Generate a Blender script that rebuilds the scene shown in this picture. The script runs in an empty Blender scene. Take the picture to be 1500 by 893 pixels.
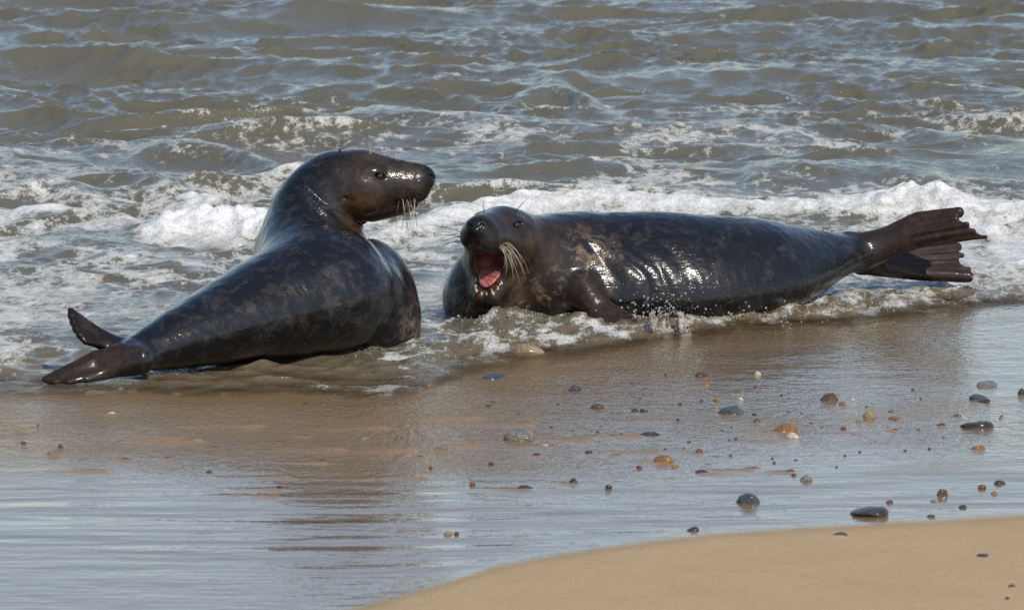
import bpy, math, random
import numpy as np
from mathutils import Vector, Matrix

# ------------------------------------------------------------------ camera, sky, sun, exposure
scene = bpy.context.scene
col = scene.collection
CAM = np.array([0.0, -22.0, 3.0])
PITCH = math.atan2(3.0, 22.0)
FPX = 8100.0                      # focal length in pixels of a 1500 px wide frame
cam_data = bpy.data.cameras.new('camera')
cam = bpy.data.objects.new('camera', cam_data)
col.objects.link(cam)
cam.location = CAM
cam.rotation_euler = (math.pi / 2 - PITCH, 0, 0)
cam_data.sensor_width = 36.0
cam_data.lens = 36.0 * FPX / 1500.0
cam_data.clip_start = 0.5
cam_data.clip_end = 5000
cam_data.dof.use_dof = True
cam_data.dof.focus_distance = 21.6
cam_data.dof.aperture_fstop = 9.0
scene.camera = cam

SUN_EL, SUN_AZ = math.radians(46), math.radians(30)     # azimuth: 0 = behind the camera, 90 = from the right
S = np.array([math.cos(SUN_EL) * math.sin(SUN_AZ), -math.cos(SUN_EL) * math.cos(SUN_AZ), math.sin(SUN_EL)])
world = bpy.data.worlds.new('World')
scene.world = world
world.use_nodes = True
wn = world.node_tree
bg = wn.nodes['Background']
sky = wn.nodes.new('ShaderNodeTexSky')
sky.sky_type = 'NISHITA'
sky.sun_disc = False
sky.sun_elevation = SUN_EL
sky.sun_rotation = math.atan2(S[0], S[1])
sky.air_density = 1.0
sky.dust_density = 0.6
sky.ozone_density = 1.0
wn.links.new(sky.outputs[0], bg.inputs[0])
bg.inputs[1].default_value = 0.14
sun_data = bpy.data.lights.new('sun', 'SUN')
sun_data.energy = 4.0
sun_data.angle = math.radians(0.53)
sun_data.color = (1.0, 0.94, 0.84)
sun = bpy.data.objects.new('sun', sun_data)
col.objects.link(sun)
sun.rotation_euler = Vector((-S[0], -S[1], -S[2])).to_track_quat('-Z', 'Y').to_euler()
scene.view_settings.view_transform = 'Standard'
scene.view_settings.look = 'None'
scene.view_settings.exposure = 0.04
scene.view_settings.gamma = 1.0
scene.render.engine = 'CYCLES'
scene.cycles.use_denoising = False
scene.cycles.max_bounces = 8
scene.cycles.transparent_max_bounces = 12
scene.cycles.sample_clamp_direct = 7.0
scene.cycles.sample_clamp_indirect = 4.0
scene.cycles.caustics_reflective = False
scene.cycles.caustics_refractive = False

# ------------------------------------------------------------------ geometry of the view
FWD = np.array([0, math.cos(PITCH), -math.sin(PITCH)])
RGT = np.array([1.0, 0, 0])
UPV = np.array([0, math.sin(PITCH), math.cos(PITCH)])

def W(px, py, y):
    """place in the world seen at this point of the photograph, at depth y"""
    d = FWD + RGT * (px - 750.0) / FPX + UPV * (446.5 - py) / FPX
    return CAM + d * ((y - CAM[1]) / d[1])

def proj(x, y, z):
    rx, ry, rz = x - CAM[0], y - CAM[1], z - CAM[2]
    dep = ry * FWD[1] + rz * FWD[2]
    up = ry * UPV[1] + rz * UPV[2]
    return 750 + FPX * rx / dep, 446.5 - FPX * up / dep

def onz(px, py, z=0.0):
    d = FWD + RGT * (px - 750.0) / FPX + UPV * (446.5 - py) / FPX
    return CAM + d * ((z - CAM[2]) / d[2])

# ------------------------------------------------------------------ numpy noise
_rs = np.random.RandomState(7)
_perm = np.concatenate([_rs.permutation(256)] * 3).astype(np.int32)
_ga = _rs.rand(256) * 2 * np.pi
_gx, _gy = np.cos(_ga), np.sin(_ga)

def perlin(x, y, seed=0):
    x = np.asarray(x, float) + seed * 17.37
    y = np.asarray(y, float) + seed * 9.71
    xi, yi = np.floor(x).astype(np.int64), np.floor(y).astype(np.int64)
    xf, yf = x - xi, y - yi
    u, v = xf ** 3 * (xf * (xf * 6 - 15) + 10), yf ** 3 * (yf * (yf * 6 - 15) + 10)
    def g(ix, iy, fx, fy):
        h = _perm[_perm[ix & 255] + (iy & 255)]
        return _gx[h] * fx + _gy[h] * fy
    a = g(xi, yi, xf, yf); b = g(xi + 1, yi, xf - 1, yf)
    c = g(xi, yi + 1, xf, yf - 1); d = g(xi + 1, yi + 1, xf - 1, yf - 1)
    return ((a + u * (b - a)) * (1 - v) + (c + u * (d - c)) * v) * 1.5

def fbm(x, y, n=4, seed=0, lac=2.03, gain=0.5):
    t, a = 0, 1.0
    for i in range(n):
        t = t + a * perlin(x, y, seed + i * 3)
        x, y, a = x * lac, y * lac, a * gain
    return t

_v3 = _rs.rand(256) * 2 - 1
def noise3(p, seed=0):
    p = p + seed * 13.13
    i = np.floor(p).astype(np.int64); f = p - i
    f = f * f * (3 - 2 * f)
    def h(a, b, c):
        return _v3[_perm[_perm[_perm[a & 255] + (b & 255)] + (c & 255)]]
    r = 0
    for dx in (0, 1):
        wx = f[:, 0] if dx else 1 - f[:, 0]
        for dy in (0, 1):
            wy = f[:, 1] if dy else 1 - f[:, 1]
            for dz in (0, 1):
                wz = f[:, 2] if dz else 1 - f[:, 2]
                r = r + wx * wy * wz * h(i[:, 0] + dx, i[:, 1] + dy, i[:, 2] + dz)
    return r

def sstep(a, b, x):
    t = np.clip((x - a) / (b - a), 0, 1)
    return t * t * (3 - 2 * t)

# ------------------------------------------------------------------ mesh helpers
def mesh_from(name, verts, faces, smooth=True):
    verts = np.asarray(verts, np.float32); faces = np.asarray(faces, np.int32)
    me = bpy.data.meshes.new(name)
    me.vertices.add(len(verts)); me.vertices.foreach_set('co', verts.ravel())
    k = faces.shape[1]
    me.loops.add(faces.size); me.loops.foreach_set('vertex_index', faces.ravel())
    me.polygons.add(len(faces))
    me.polygons.foreach_set('loop_start', np.arange(0, faces.size, k, dtype=np.int32))
    me.update(calc_edges=True); me.validate()
    if smooth:
        me.polygons.foreach_set('use_smooth', np.ones(len(me.polygons), bool))
    return me

def add_float(me, name, v):
    a = me.attributes.new(name, 'FLOAT', 'POINT'); a.data.foreach_set('value', np.asarray(v, np.float32).ravel())

def add_color(me, name, rgb):
    a = me.attributes.new(name, 'FLOAT_COLOR', 'POINT')
    c = np.ones((len(rgb), 4), np.float32); c[:, :3] = rgb
    a.data.foreach_set('color', c.ravel())

def link(name, me, mat=None, parent=None):
    o = bpy.data.objects.new(name, me); col.objects.link(o)
    if mat is not None and len(me.materials) == 0: me.materials.append(mat)
    if parent is not None: o.parent = parent
    return o

def tag(o, label=None, cat=None, group=None, kind=None):
    if label: o['label'] = label
    if cat: o['category'] = cat
    if group: o['group'] = group
    if kind: o['kind'] = kind
    return o

def grid_faces(nu, nv):
    i = np.arange(nu * nv).reshape(nv, nu)
    return np.stack([i[:-1, :-1], i[:-1, 1:], i[1:, 1:], i[1:, :-1]], -1).reshape(-1, 4)

# ------------------------------------------------------------------ material helper
class Mat:
    def __init__(s, name):
        s.m = bpy.data.materials.new(name); s.m.use_nodes = True
        s.t = s.m.node_tree; s.N = s.t.nodes; s.L = s.t.links
        s.p = s.N['Principled BSDF']; s.out = s.N['Material Output']
    def n(s, typ, **kw):
        x = s.N.new(typ)
        for k, v in kw.items():
            if k in x.inputs.keys(): s.set(x.inputs[k], v)
            else: setattr(x, k, v)
        return x
    def set(s, inp, v):
        if hasattr(v, 'is_linked') or hasattr(v, 'links'): s.L.new(v, inp)
        else: inp.default_value = v
    def P(s, **kw):
        for k, v in kw.items(): s.set(s.p.inputs[k.replace('_', ' ')], v)
    def attr(s, name, out='Fac'):
        a = s.N.new('ShaderNodeAttribute'); a.attribute_name = name; return a.outputs[out]
    def coords(s, scale=(1, 1, 1), kind='Object'):
        tc = s.N.new('ShaderNodeTexCoord'); mp = s.N.new('ShaderNodeMapping')
        mp.inputs['Scale'].default_value = scale; s.L.new(tc.outputs[kind], mp.inputs[0]); return mp.outputs[0]
    def noise(s, vec, scale, detail=4, rough=0.5, dist=0.0):
        x = s.N.new('ShaderNodeTexNoise'); s.L.new(vec, x.inputs['Vector'])
        x.inputs['Scale'].default_value = scale; x.inputs['Detail'].default_value = detail
        x.inputs['Roughness'].default_value = rough; x.inputs['Distortion'].default_value = dist
        return x.outputs['Fac']
    def math(s, op, a, b=None, c=None, clamp=False):
        x = s.N.new('ShaderNodeMath'); x.operation = op; x.use_clamp = clamp
        s.set(x.inputs[0], a)
        if b is not None: s.set(x.inputs[1], b)
        if c is not None: s.set(x.inputs[2], c)
        return x.outputs[0]
    def ramp(s, f, a, b, lo=0.0, hi=1.0, smooth=True):
        x = s.N.new('ShaderNodeMapRange'); x.interpolation_type = 'SMOOTHSTEP' if smooth else 'LINEAR'
        s.set(x.inputs[0], f)
        for i, v in ((1, a), (2, b), (3, lo), (4, hi)): x.inputs[i].default_value = v
        return x.outputs[0]
    def mix(s, f, a, b, blend='MIX'):
        x = s.N.new('ShaderNodeMix'); x.data_type = 'RGBA'; x.blend_type = blend
        s.set(x.inputs[0], f)
        for i, v in ((6, a), (7, b)):
            if isinstance(v, tuple): v = (*v[:3], 1)
            s.set(x.inputs[i], v)
        return x.outputs[2]
    def bump(s, h, strength=0.3, dist=0.01, normal=None):
        x = s.N.new('ShaderNodeBump'); s.L.new(h, x.inputs['Height'])
        s.set(x.inputs['Strength'], strength); x.inputs['Distance'].default_value = dist
        if normal is not None: s.L.new(normal, x.inputs['Normal'])
        return x.outputs[0]

# ================================================================== THE SHORE
def curve_y(pts, z=0.0):
    """(px,py) points on the ground -> function y(x) in the world"""
    P = np.array([onz(a, b, z)[:2] for a, b in pts])
    xs = np.concatenate([[-500], P[:, 0], [500]]); ys = np.concatenate([[P[0, 1]], P[:, 1], [P[-1, 1]]])
    xx = np.linspace(-8, 8, 1601)
    yy = np.interp(xx, xs, ys)
    k = np.hanning(41); k /= k.sum()
    ys2 = np.convolve(np.pad(yy, 20, mode='edge'), k, 'valid')
    return lambda x: np.interp(x, xx, ys2)

water_y0 = curve_y([(-60, 588), (100, 592), (200, 588), (300, 594), (400, 590), (500, 596), (560, 596), (620, 584), (660, 568),
                    (720, 550), (790, 536), (860, 529), (950, 517), (1010, 507), (1080, 500), (1150, 493), (1230, 484),
                    (1330, 474), (1420, 463), (1500, 453), (1600, 445)])
dry_y0 = curve_y([(100, 960), (400, 915), (500, 893), (600, 866), (700, 832), (800, 809), (900, 795), (1000, 784), (1120, 773),
                  (1260, 764), (1400, 758), (1500, 754), (1640, 748)], 0.03)

def water_y(x): return water_y0(x) + 0.16 * perlin(x * 1.9, x * 0 + 3.3) + 0.07 * perlin(x * 5.3, x * 0 + 8.3) + 0.025 * perlin(x * 17, x * 0 + 5.1)

streaks = []      # little silt tails behind the pebbles: x, y, length, width, height

def ground_z(x, y, detail=True):
    yw = water_y0(x)
    q = y - yw
    z = np.where(q < 0, -0.0060 * q, -0.035 * q)
    z = np.maximum(z, -0.7 - 0.002 * np.maximum(q - 20, 0))
    dd = dry_y0(x) - y                        # towards the camera of the dry edge
    z = z + 0.012 * sstep(-0.25, 0.5, dd) + 0.02 * sstep(0.0, 3.0, dd)
    if detail:
        wet = sstep(0.05, -0.3, dd) * sstep(0.3, -0.2, q)
        near = sstep(-3.4, -4.5, y) * (0.25 + 0.75 * sstep(-6.3, -5.5, y + 0.4 * perlin(x * 0.5, y * 0.3, 14)))
        ax = x + 0.35 * perlin(x * 0.8, y * 0.6, 4)
        rip = perlin(ax * 0.95, (y + 0.16 * perlin(x * 0.9, y, 9)) * 4.6, 2) * 0.0026 + perlin(ax * 1.9, y * 10.0, 5) * 0.0016
        z = z + wet * rip * (0.15 + 0.85 * near * np.clip(0.7 + 0.9 * perlin(x * 0.45, y * 0.6, 15), 0.1, 1.4))
        z = z + wet * (1 - near) * (0.0012 * perlin(x * 3, y * 5, 11) + 0.0007 * perlin(x * 11, y * 14, 12))
        z = z + 0.004 * fbm(x * 0.9, y * 0.7, 3, 20) * sstep(0.0, 0.8, dd)
    return z

def ground_pt(px, py):
    z = 0.0
    for _ in range(6):
        p = onz(px, py, z); z = float(ground_z(p[0], p[1], False))
    return np.array([p[0], p[1], z])

def axis(lo, hi, step, far, grow=1.18):
    a = list(np.arange(lo, hi, step)); s = step; v = a[-1]
    while v < far: s *= grow; v += s; a.append(v)
    s = step; v = lo
    b = []
    while v > -far: s *= grow; v -= s; b.append(v)
    return np.array(b[::-1] + a)

# ================================================================== PEBBLES (list first: the sand piles up beside them)
SLATE, AMBER, RUST, BLACK, GREY, CREAM, BROWN, TAN = 'slate', 'amber', 'rust', 'black', 'grey', 'cream', 'brown', 'tan'
# px, py(bottom-ish centre), width px, height px, kind, tail length (m), label
stones = [
 (1073, 608, 37, 16, SLATE, .10, 'smooth blue-black rounded pebble on wet sand left of the big amber pebble'),
 (1149, 634, 40, 18, AMBER, .30, 'largest amber pebble on the wet sand, right of the seals'),
 (1161, 641, 19, 8, CREAM, .0, 'small cream pebble touching the front of the largest amber pebble'),
 (1213, 588, 27, 14, BROWN, .0, 'dark brown wedge-shaped pebble below the right seal flippers'),
 (1273, 613, 18, 15, TAN, .0, 'tan brown upright egg-shaped pebble right of the wedge-shaped brown one'),
 (1259, 620, 12, 6, GREY, .1, 'small flat grey-brown pebble leaning on the tan upright pebble'),
 (1433, 626, 46, 12, BLACK, .0, 'long low blackish stone with pale streak near the right edge'),
 (1433, 659, 20, 10, AMBER, .06, 'small bright amber pebble near the right edge of the wet sand'),
 (1097, 738, 31, 18, SLATE, .0, 'round blue-grey pebble standing in the smooth water film near dry sand'),
 (1272, 756, 52, 17, BLACK, .0, 'big blackish grey stone lying on the edge of the dry sand'),
 (1231, 785, 25, 6, BLACK, .25, 'thin flat black pebble lying on the dry sand'),
 (1440, 816, 21, 5, BLACK, .0, 'small flat black pebble on dry sand at lower right'),
 (1482, 860, 12, 5, RUST, .0, 'tiny rust pebble on dry sand near the lower right corner'),
 (1476, 878, 7, 5, BLACK, .0, 'speck-sized dark pebble at the lowest right of the dry sand'),
 (1380, 727, 15, 13, BROWN, .0, 'round dark red-brown pebble just beyond the dry sand at right'),
 (1367, 735, 11, 5, GREY, .0, 'small flat grey pebble beside the round red-brown one'),
 (1438, 716, 12, 8, RUST, .0, 'orange-brown pebble in the film right of the round red-brown one'),
 (1465, 709, 16, 7, BLACK, .0, 'small black pebble in the smooth film at the far right'),
 (1456, 724, 10, 5, AMBER, .0, 'little orange pebble below the small black one at far right'),
 (1411, 743, 13, 5, BLACK, .0, 'little flat dark pebble close to the dry sand at right'),
 (1303, 737, 11, 6, RUST, .0, 'little red pebble in the smooth film above the big dark stone'),
 (1363, 757, 14, 5, BLACK, .0, 'little dark pebble sunk in the very edge of the dry sand'),
 (1181, 705, 17, 10, GREY, .0, 'greyish brown round pebble in the film below the largest amber pebble'),
 (1029, 693, 21, 7, BLACK, .35, 'low black pebble with a long brown silt tail pointing right'),
 (1156, 692, 14, 6, RUST, .30, 'rust pebble with silt tail left of the greyish brown one'),
 (1162, 697, 9, 5, BROWN, .0, 'tiny brown pebble just below the rust pebble with a silt tail'),
 (1105, 687, 12, 5, RUST, .10, 'flat rust pebble midway between amber wedge and greyish brown pebble'),
 (1015, 777, 17, 8, BLACK, .0, 'black rounded pebble just above the dry sand at lower centre'),
 (761, 646, 46, 19, GREY, .0, 'pale grey pointed stone on wet sand below the open-mouthed seal'),
 (799, 655, 10, 6, CREAM, .12, 'tiny cream pebble right of the pale grey pointed stone'),
 (773, 622, 20, 6, AMBER, .5, 'low flat orange pebble just behind the pale grey pointed stone'),
 (975, 678, 35, 15, AMBER, .3, 'amber wedge-shaped pebble on the wet sand at centre right'),
 (1024, 664, 11, 9, RUST, .12, 'round red-orange pebble right of the amber wedge'),
 (937, 686, 10, 7, RUST, .0, 'small red pebble left of the amber wedge'),
 (989, 684, 11, 5, AMBER, .0, 'tiny orange pebble at the foot of the amber wedge'),
 (891, 717, 13, 9, BLACK, .0, 'small round black pebble in the film at lower centre'),
 (840, 709, 13, 9, BLACK, .15, 'small pointed black pebble left of the round black one'),
 (770, 717, 21, 7, BLACK, .30, 'flat dark pebble with a silt tail at lower centre'),
 (692, 712, 9, 8, RUST, .0, 'tiny bright red pebble left of the flat dark one'),
 (645, 660, 20, 9, GREY, .1, 'dark grey lumpy pebble beside a tan silt ridge'),
 (842, 573, 19, 11, SLATE, .0, 'blue-grey pebble on the wet sand below the splash'),
 (722, 555, 38, 10, SLATE, .0, 'long blue-black stone lying at the edge of the wash'),
 (876, 599, 19, 9, BROWN, .0, 'dark brown pebble on wet sand below the blue-grey one'),
 (953, 637, 30, 6, BLACK, .0, 'thin long black pebble at the end of a brown silt streak'),
 (930, 603, 11, 6, BLACK, .0, 'left one of two small black pebbles side by side'),
 (944, 603, 13, 6, BLACK, .0, 'right one of two small black pebbles side by side'),
 (1028, 552, 19, 10, BROWN, .0, 'red-brown pebble in the dark reflection of the right seal'),
 (1034, 564, 13, 7, AMBER, .0, 'orange pebble just below the red-brown one in the reflection'),
 (727, 589, 15, 7, GREY, .0, 'slate grey pebble on wet sand below the long blue-black stone'),
 (715, 596, 8, 6, BROWN, .0, 'tiny dark brown pebble left of the slate grey one'),
 (862, 664, 13, 6, BLACK, .0, 'tiny black pebble left of the amber wedge, further up'),
 (905, 667, 14, 4, RUST, .1, 'flat red-brown pebble just left of the amber wedge'),
 (786, 668, 12, 6, BLACK, .1, 'tiny black pebble below the pale grey pointed stone'),
 (720, 681, 10, 6, BLACK, .0, 'tiny black pebble between the grey pointed stone and the red one'),
 (656, 783, 13, 7, TAN, .0, 'olive tan pebble in the dark reflections at lower centre'),
 (668, 783, 8, 7, BROWN, .0, 'tiny brown pebble touching the olive tan one'),
 (1444, 566, 29, 9, GREY, .0, 'grey-green flat stone at the right edge behind the slate one'),
 (1452, 561, 13, 6, BLACK, .0, 'black pebble leaning on the grey-green flat stone'),
 (1433, 585, 26, 8, SLATE, .0, 'slate blue flat pebble near the right edge'),
 (1441, 589, 17, 6, BLACK, .0, 'black pebble touching the front of the slate blue flat one'),
 (1496, 578, 11, 10, BLACK, .0, 'black pebble cut by the right edge of the picture'),
 (1403, 611, 15, 6, BROWN, .08, 'brown flat pebble between the slate blue and the long blackish stones'),
 (1310, 614, 14, 5, AMBER, .0, 'flat orange pebble right of the tan upright pebble'),
 (1380, 624, 14, 6, RUST, .05, 'flat rust pebble left of the long blackish stone'),
 (1311, 631, 9, 5, RUST, .15, 'tiny rust pebble below the tan upright pebble'),
 (1236, 629, 9, 6, RUST, .0, 'tiny red-brown pebble right of the largest amber pebble'),
 (1110, 549, 10, 6, CREAM, .0, 'tiny white pebble in the dark reflection of the right seal'),
 (1050, 588, 10, 7, AMBER, .0, 'tiny amber pebble above the smooth blue-black pebble'),
 (1085, 575, 9, 5, AMBER, .0, 'tiny orange pebble below the tiny white one'),
 (1085, 586, 9, 6, CREAM, .0, 'tiny cream pebble between orange one and blue-black pebble'),
 (1235, 593, 11, 6, AMBER, .0, 'tiny amber pebble right of the wedge-shaped brown pebble'),
 (1249, 587, 8, 6, CREAM, .0, 'tiny cream pebble right of the tiny amber one'),
 (1109, 620, 13, 8, BROWN, .06, 'small brown pebble right of and below the smooth blue-black pebble'),
 (1106, 608, 8, 4, BLACK, .0, 'tiny black pebble right of the smooth blue-black pebble'),
 (774, 524, 46, 20, TAN, .0, 'large pale tan rock half covered by the foaming wash'),
 (628, 567, 20, 9, AMBER, .0, 'orange stone at the edge of the wash between the seals'),
 (616, 569, 14, 7, BROWN, .0, 'dark brown stone touching the orange one at the wash'),
 (89, 657, 9, 9, BROWN, .0, 'dark red pebble on the wet sand at far left'),
 (79, 666, 20, 8, GREY, .1, 'low grey-tan pebble below the dark red one at far left'),
 (34, 650, 9, 5, RUST, .0, 'tiny bright orange pebble at far left'),
 (31, 632, 16, 5, TAN, .1, 'low tan pebble at far left'),
 (165, 607, 13, 6, CREAM, .1, 'cream pebble below the left seal flippers'),
 (183, 674, 12, 5, RUST, .12, 'rust pebble with silt tail at left'),
 (246, 672, 13, 5, BROWN, .08, 'dark brown pebble right of the rust one at left'),
 (306, 692, 9, 4, BLACK, .0, 'tiny black pebble at left above the film'),
 (411, 717, 12, 7, BLACK, .30, 'blackish pebble with a long rust silt tail at lower left'),
 (403, 729, 11, 6, AMBER, .22, 'orange pebble below the blackish one at lower left'),
 (350, 725, 11, 4, AMBER, .15, 'amber pebble left of the orange one at lower left'),
 (380, 726, 7, 4, RUST, .1, 'tiny rust pebble between amber and orange ones'),
 (290, 647, 18, 6, TAN, .25, 'low tan stone at the end of a broad silt ridge'),
 (473, 677, 14, 6, BROWN, .2, 'brown pebble with silt tail at centre left'),
 (448, 593, 9, 6, RUST, .0, 'tiny orange pebble below the left seal'),
 (473, 592, 9, 5, BROWN, .0, 'tiny brown pebble right of the tiny orange one below the seal'),
 (448, 640, 11, 5, RUST, .1, 'rust pebble on the wet sand at centre left'),
 (533, 643, 14, 4, GREY, .0, 'flat grey pebble above the tan silt ridge'),
 (615, 670, 13, 5, BROWN, .1, 'brown pebble below the dark grey lumpy one'),
 (1064, 619, 0, 0, GREY, .0, ''),
]
stones = [s for s in stones if s[2] > 0]
for (px, py, wd, ht, kd, tail, lab) in stones:
    if tail > 0:
        g = ground_pt(px, py); side = 1 if 'pointing right' in lab else -1
        streaks.append((g[0], g[1] - 0.005, tail * side, 0.022 + wd * 0.0006, 0.006))
# broad silt ridges without a stone
for (px, py, L, wd) in [(600, 661, .45, .06), (700, 652, .35, .07), (935, 640, .5, .05), (260, 646, .5, .09), (500, 659, .3, .05), (420, 700, .3, .03),
                        (960, 664, .5, .04), (1100, 690, .4, .03), (1130, 648, .3, .04), (150, 690, .5, .04), (620, 700, .4, .03), (860, 645, .4, .06),
                        (1250, 635, .25, .03), (960, 617, .3, .04), (700, 612, .4, .05), (560, 628, .4, .05), (380, 625, .4, .05)]:
    g = ground_pt(px, py); streaks.append((g[0], g[1], -L, wd, 0.005))

# ------------------------------------------------------------------ sand sheet
gx = axis(-3.2, 3.2, 0.009, 600, 1.25)
gy = axis(-7.2, 0.6, 0.020, 900, 1.25)
GX, GY = np.meshgrid(gx, gy)
GZ = ground_z(GX, GY)
silt = np.zeros_like(GZ)
for (sx, sy, L, wd, hh) in streaks:
    t = (GX - sx) / L
    lat = (GY - sy + 0.02 * perlin(GX * 6, GX * 0 + sx * 9)) / wd
    s = np.where(t < 0, np.exp(-(t * L / 0.02) ** 2), np.exp(-2.2 * np.maximum(t, 0))) * np.exp(-lat ** 2)
    silt = np.maximum(silt, s * sstep(1.3, 0.6, t))
GZ = GZ + 0.005 * silt
DRY = sstep(-0.12, 0.22, (dry_y0(GX) - GY) + 0.05 * perlin(GX * 1.5, GY * 1.5, 31) + 0.02 * perlin(GX * 9, GY * 9, 32))
_, PYG = proj(GX, GY, GZ)
# how much the running film of water is ruffled (near the wash) or lies smooth (towards the dry bank)
ruff = sstep(-4.9, -3.0, GY + 0.5 * perlin(GX * 0.6, GY * 0.5, 40))
ruff = np.maximum(ruff * (0.75 + 0.35 * perlin(GX * 1.3, GY * 1.0, 41)), 0.10)
PXG, _ = proj(GX, GY, GZ)
ruff *= 0.85 + 0.75 * sstep(950, 450, PXG) * sstep(-5.2, -3.6, GY)
patch = sstep(0.15, 0.75, fbm(GX * 0.55, GY * 0.9, 3, 44) + 0.25)
ruff *= 1 - 0.35 * patch
ruff *= 1 - 0.62 * sstep(950, 1080, PXG) * sstep(-2.9, -2.2, GY)
me = mesh_from('wet_sand_beach', np.stack([GX, GY, GZ], -1).reshape(-1, 3), grid_faces(len(gx), len(gy)))
filmw = 1 - 0.72 * sstep(1050, 500, PXG + 120 * perlin(GX * 0.9, GY * 0.7, 46)) * sstep(-4.75, -3.7, GY + 0.35 * perlin(GX * 0.8, GY * 0.8, 47)) * (0.75 + 0.35 * perlin(GX * 2.1, GY * 2.6, 48))
filmw *= 1 - 0.25 * sstep(0.1, 0.6, fbm(GX * 1.6, GY * 2.4, 3, 49)) * sstep(-4.9, -4.0, GY)
add_float(me, 'film_cover', np.clip(filmw, 0.15, 1))
add_float(me, 'dry', DRY); add_float(me, 'ruffle', np.clip(ruff, 0, 1.9)); add_float(me, 'silt', silt)

m = Mat('beach_sand')
v = m.coords(); vs = m.coords((1.0, 1.7, 1.0))
dry, ruf, sl = m.attr('dry'), m.attr('ruffle'), m.attr('silt')
grain = m.noise(v, 420, 2, 0.6)
tone = m.noise(v, 2.2, 5, 0.55)
wetc = m.mix(tone, (0.138, 0.086, 0.034), (0.215, 0.138, 0.060))
wetc = m.mix(sl, wetc, (0.27, 0.155, 0.070))
speck = m.ramp(m.noise(v, 60, 3, 0.6), 0.66, 0.74)
wetc = m.mix(m.math('MULTIPLY', speck, 0.5), wetc, (0.10, 0.035, 0.015))
dryc = m.mix(m.ramp(grain, 0.3, 0.7), (0.31, 0.215, 0.120), (0.45, 0.325, 0.192))
dryc = m.mix(m.ramp(m.noise(v, 3.5, 4, 0.6), 0.35, 0.75, 0, 0.35), dryc, (0.30, 0.205, 0.11))
dspk = m.ramp(m.noise(v, 130, 2, 0.5), 0.74, 0.80)
dryc = m.mix(m.math('MULTIPLY', dspk, 0.6), dryc, (0.10, 0.06, 0.035))
base = m.mix(dry, wetc, dryc)
film = m.math('MULTIPLY', m.math('SUBTRACT', 1.0, m.ramp(dry, 0.05, 0.75)), m.math('SUBTRACT', 1.0, m.ramp(sl, 0.25, 0.8, 0, 0.85)))
film = m.math('MULTIPLY', film, m.attr('film_cover'))
wetn = m.math('SUBTRACT', 1.0, dry)
# ripples of the water film: fine chop that fades to a mirror near the dry bank
r1 = m.noise(m.coords((1.0, 0.62, 1.0)), 26, 3, 0.55, 0.5)
r2 = m.noise(m.coords((1.0, 0.55, 1.0)), 62, 2, 0.5, 0.3)
r3 = m.noise(m.coords((1.0, 4.0, 1.0)), 5.5, 3, 0.5, 0.3)
hgt = m.math('ADD', m.math('MULTIPLY', r1, 0.0070), m.math('MULTIPLY', r2, 0.0026))
b1 = m.bump(hgt, m.math('MULTIPLY', ruf, 1.6), 1.0)
b2 = m.bump(m.math('MULTIPLY', r3, 0.0020), 1.0, 1.0, b1)
gb = m.bump(grain, m.math('MULTIPLY', dry, 0.35), 0.004)
gb = m.bump(m.noise(v, 26, 4, 0.6), m.math('MULTIPLY', dry, 0.42), 0.014, gb)
gb = m.bump(r1, m.math('MULTIPLY', wetn, 0.55), 0.014, gb)
m.P(Base_Color=base, Roughness=m.math('ADD', 0.55, m.math('MULTIPLY', dry, 0.4)), Normal=gb, Coat_Weight=film, Coat_Roughness=0.045, Coat_IOR=1.42, Coat_Normal=b2)
m.p.inputs['Specular IOR Level'].default_value = 0.25
M_SAND = m.m
tag(link('beach', me, M_SAND), kind='structure', label='wet sand beach running into pale dry sand in the foreground')

# ================================================================== THE SEA
sx_ = axis(-3.9, 3.9, 0.0115, 700, 1.22)
ya = np.concatenate([np.arange(-3.0, 0.9, 0.0135), np.arange(0.9, 4.6, 0.0185), np.arange(4.6, 9, 0.027), np.arange(9, 17.5, 0.036)])
yl, st = [], 0.04
yv = ya[-1]
while yv < 1500: st *= 1.2; yv += st; yl.append(yv)
sy_ = np.concatenate([ya, yl])
X, Y = np.meshgrid(sx_, sy_)
PX, PY = proj(X, Y, 0 * X)
farfade = sstep(60, 25, np.abs(X)) * sstep(90, 25, Y)
q = Y - water_y(X)
rng = np.random.RandomState(11)
wx = X + 0.30 * perlin(X * 0.55, Y * 0.5, 51) + 0.07 * perlin(X * 2.1, Y * 1.6, 52)
wy = Y + 0.35 * perlin(X * 0.5, Y * 0.45, 53) + 0.08 * perlin(X * 2.3, Y * 1.9, 54)
def train(n, lo, hi, spread, power, seed):
    r = np.random.RandomState(seed); h = 0; dxh = 0; dyh = 0
    for i in range(n):
        L = math.exp(r.uniform(math.log(lo), math.log(hi)))
        th = r.normal(0, math.radians(spread)); k = 2 * math.pi / L
        ph = (wx * math.sin(th) + wy * math.cos(th)) * k + r.uniform(0, 6.28)
        a = L ** power * r.uniform(0.6, 1.3)
        s = np.sin(ph)
        h = h + a * (1.3 * np.exp(1.1 * (s - 1)) - 0.62)
        dxh = dxh + a * math.sin(th) * np.cos(ph); dyh = dyh + a * math.cos(th) * np.cos(ph)
    return h, dxh, dyh
swell = train(7, 1.5, 3.2, 22, 1.0, 3)
chop = train(16, 0.35, 1.1, 38, 1.0, 5)
rpl = train(26, 0.10, 0.34, 50, 1.0, 9)
grp = 0.75 + 0.5 * perlin(X * 0.45, Y * 0.35, 60)
grp2 = np.clip(0.8 + 0.9 * perlin(X * 0.9, Y * 0.6, 61), 0.15, 2)
left = sstep(900, 100, PX)
depthf = sstep(0.2, 6.0, Y)
aS = 0.0015 + 0.0085 * depthf * (0.45 + 1.6 * left)
aC = (0.005 + 0.0150 * depthf) * grp2
aR = (0.013 + 0.005 * depthf) * (0.55 + 0.75 * grp2) * grp
shore = sstep(0.0, 0.9, q)
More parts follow.
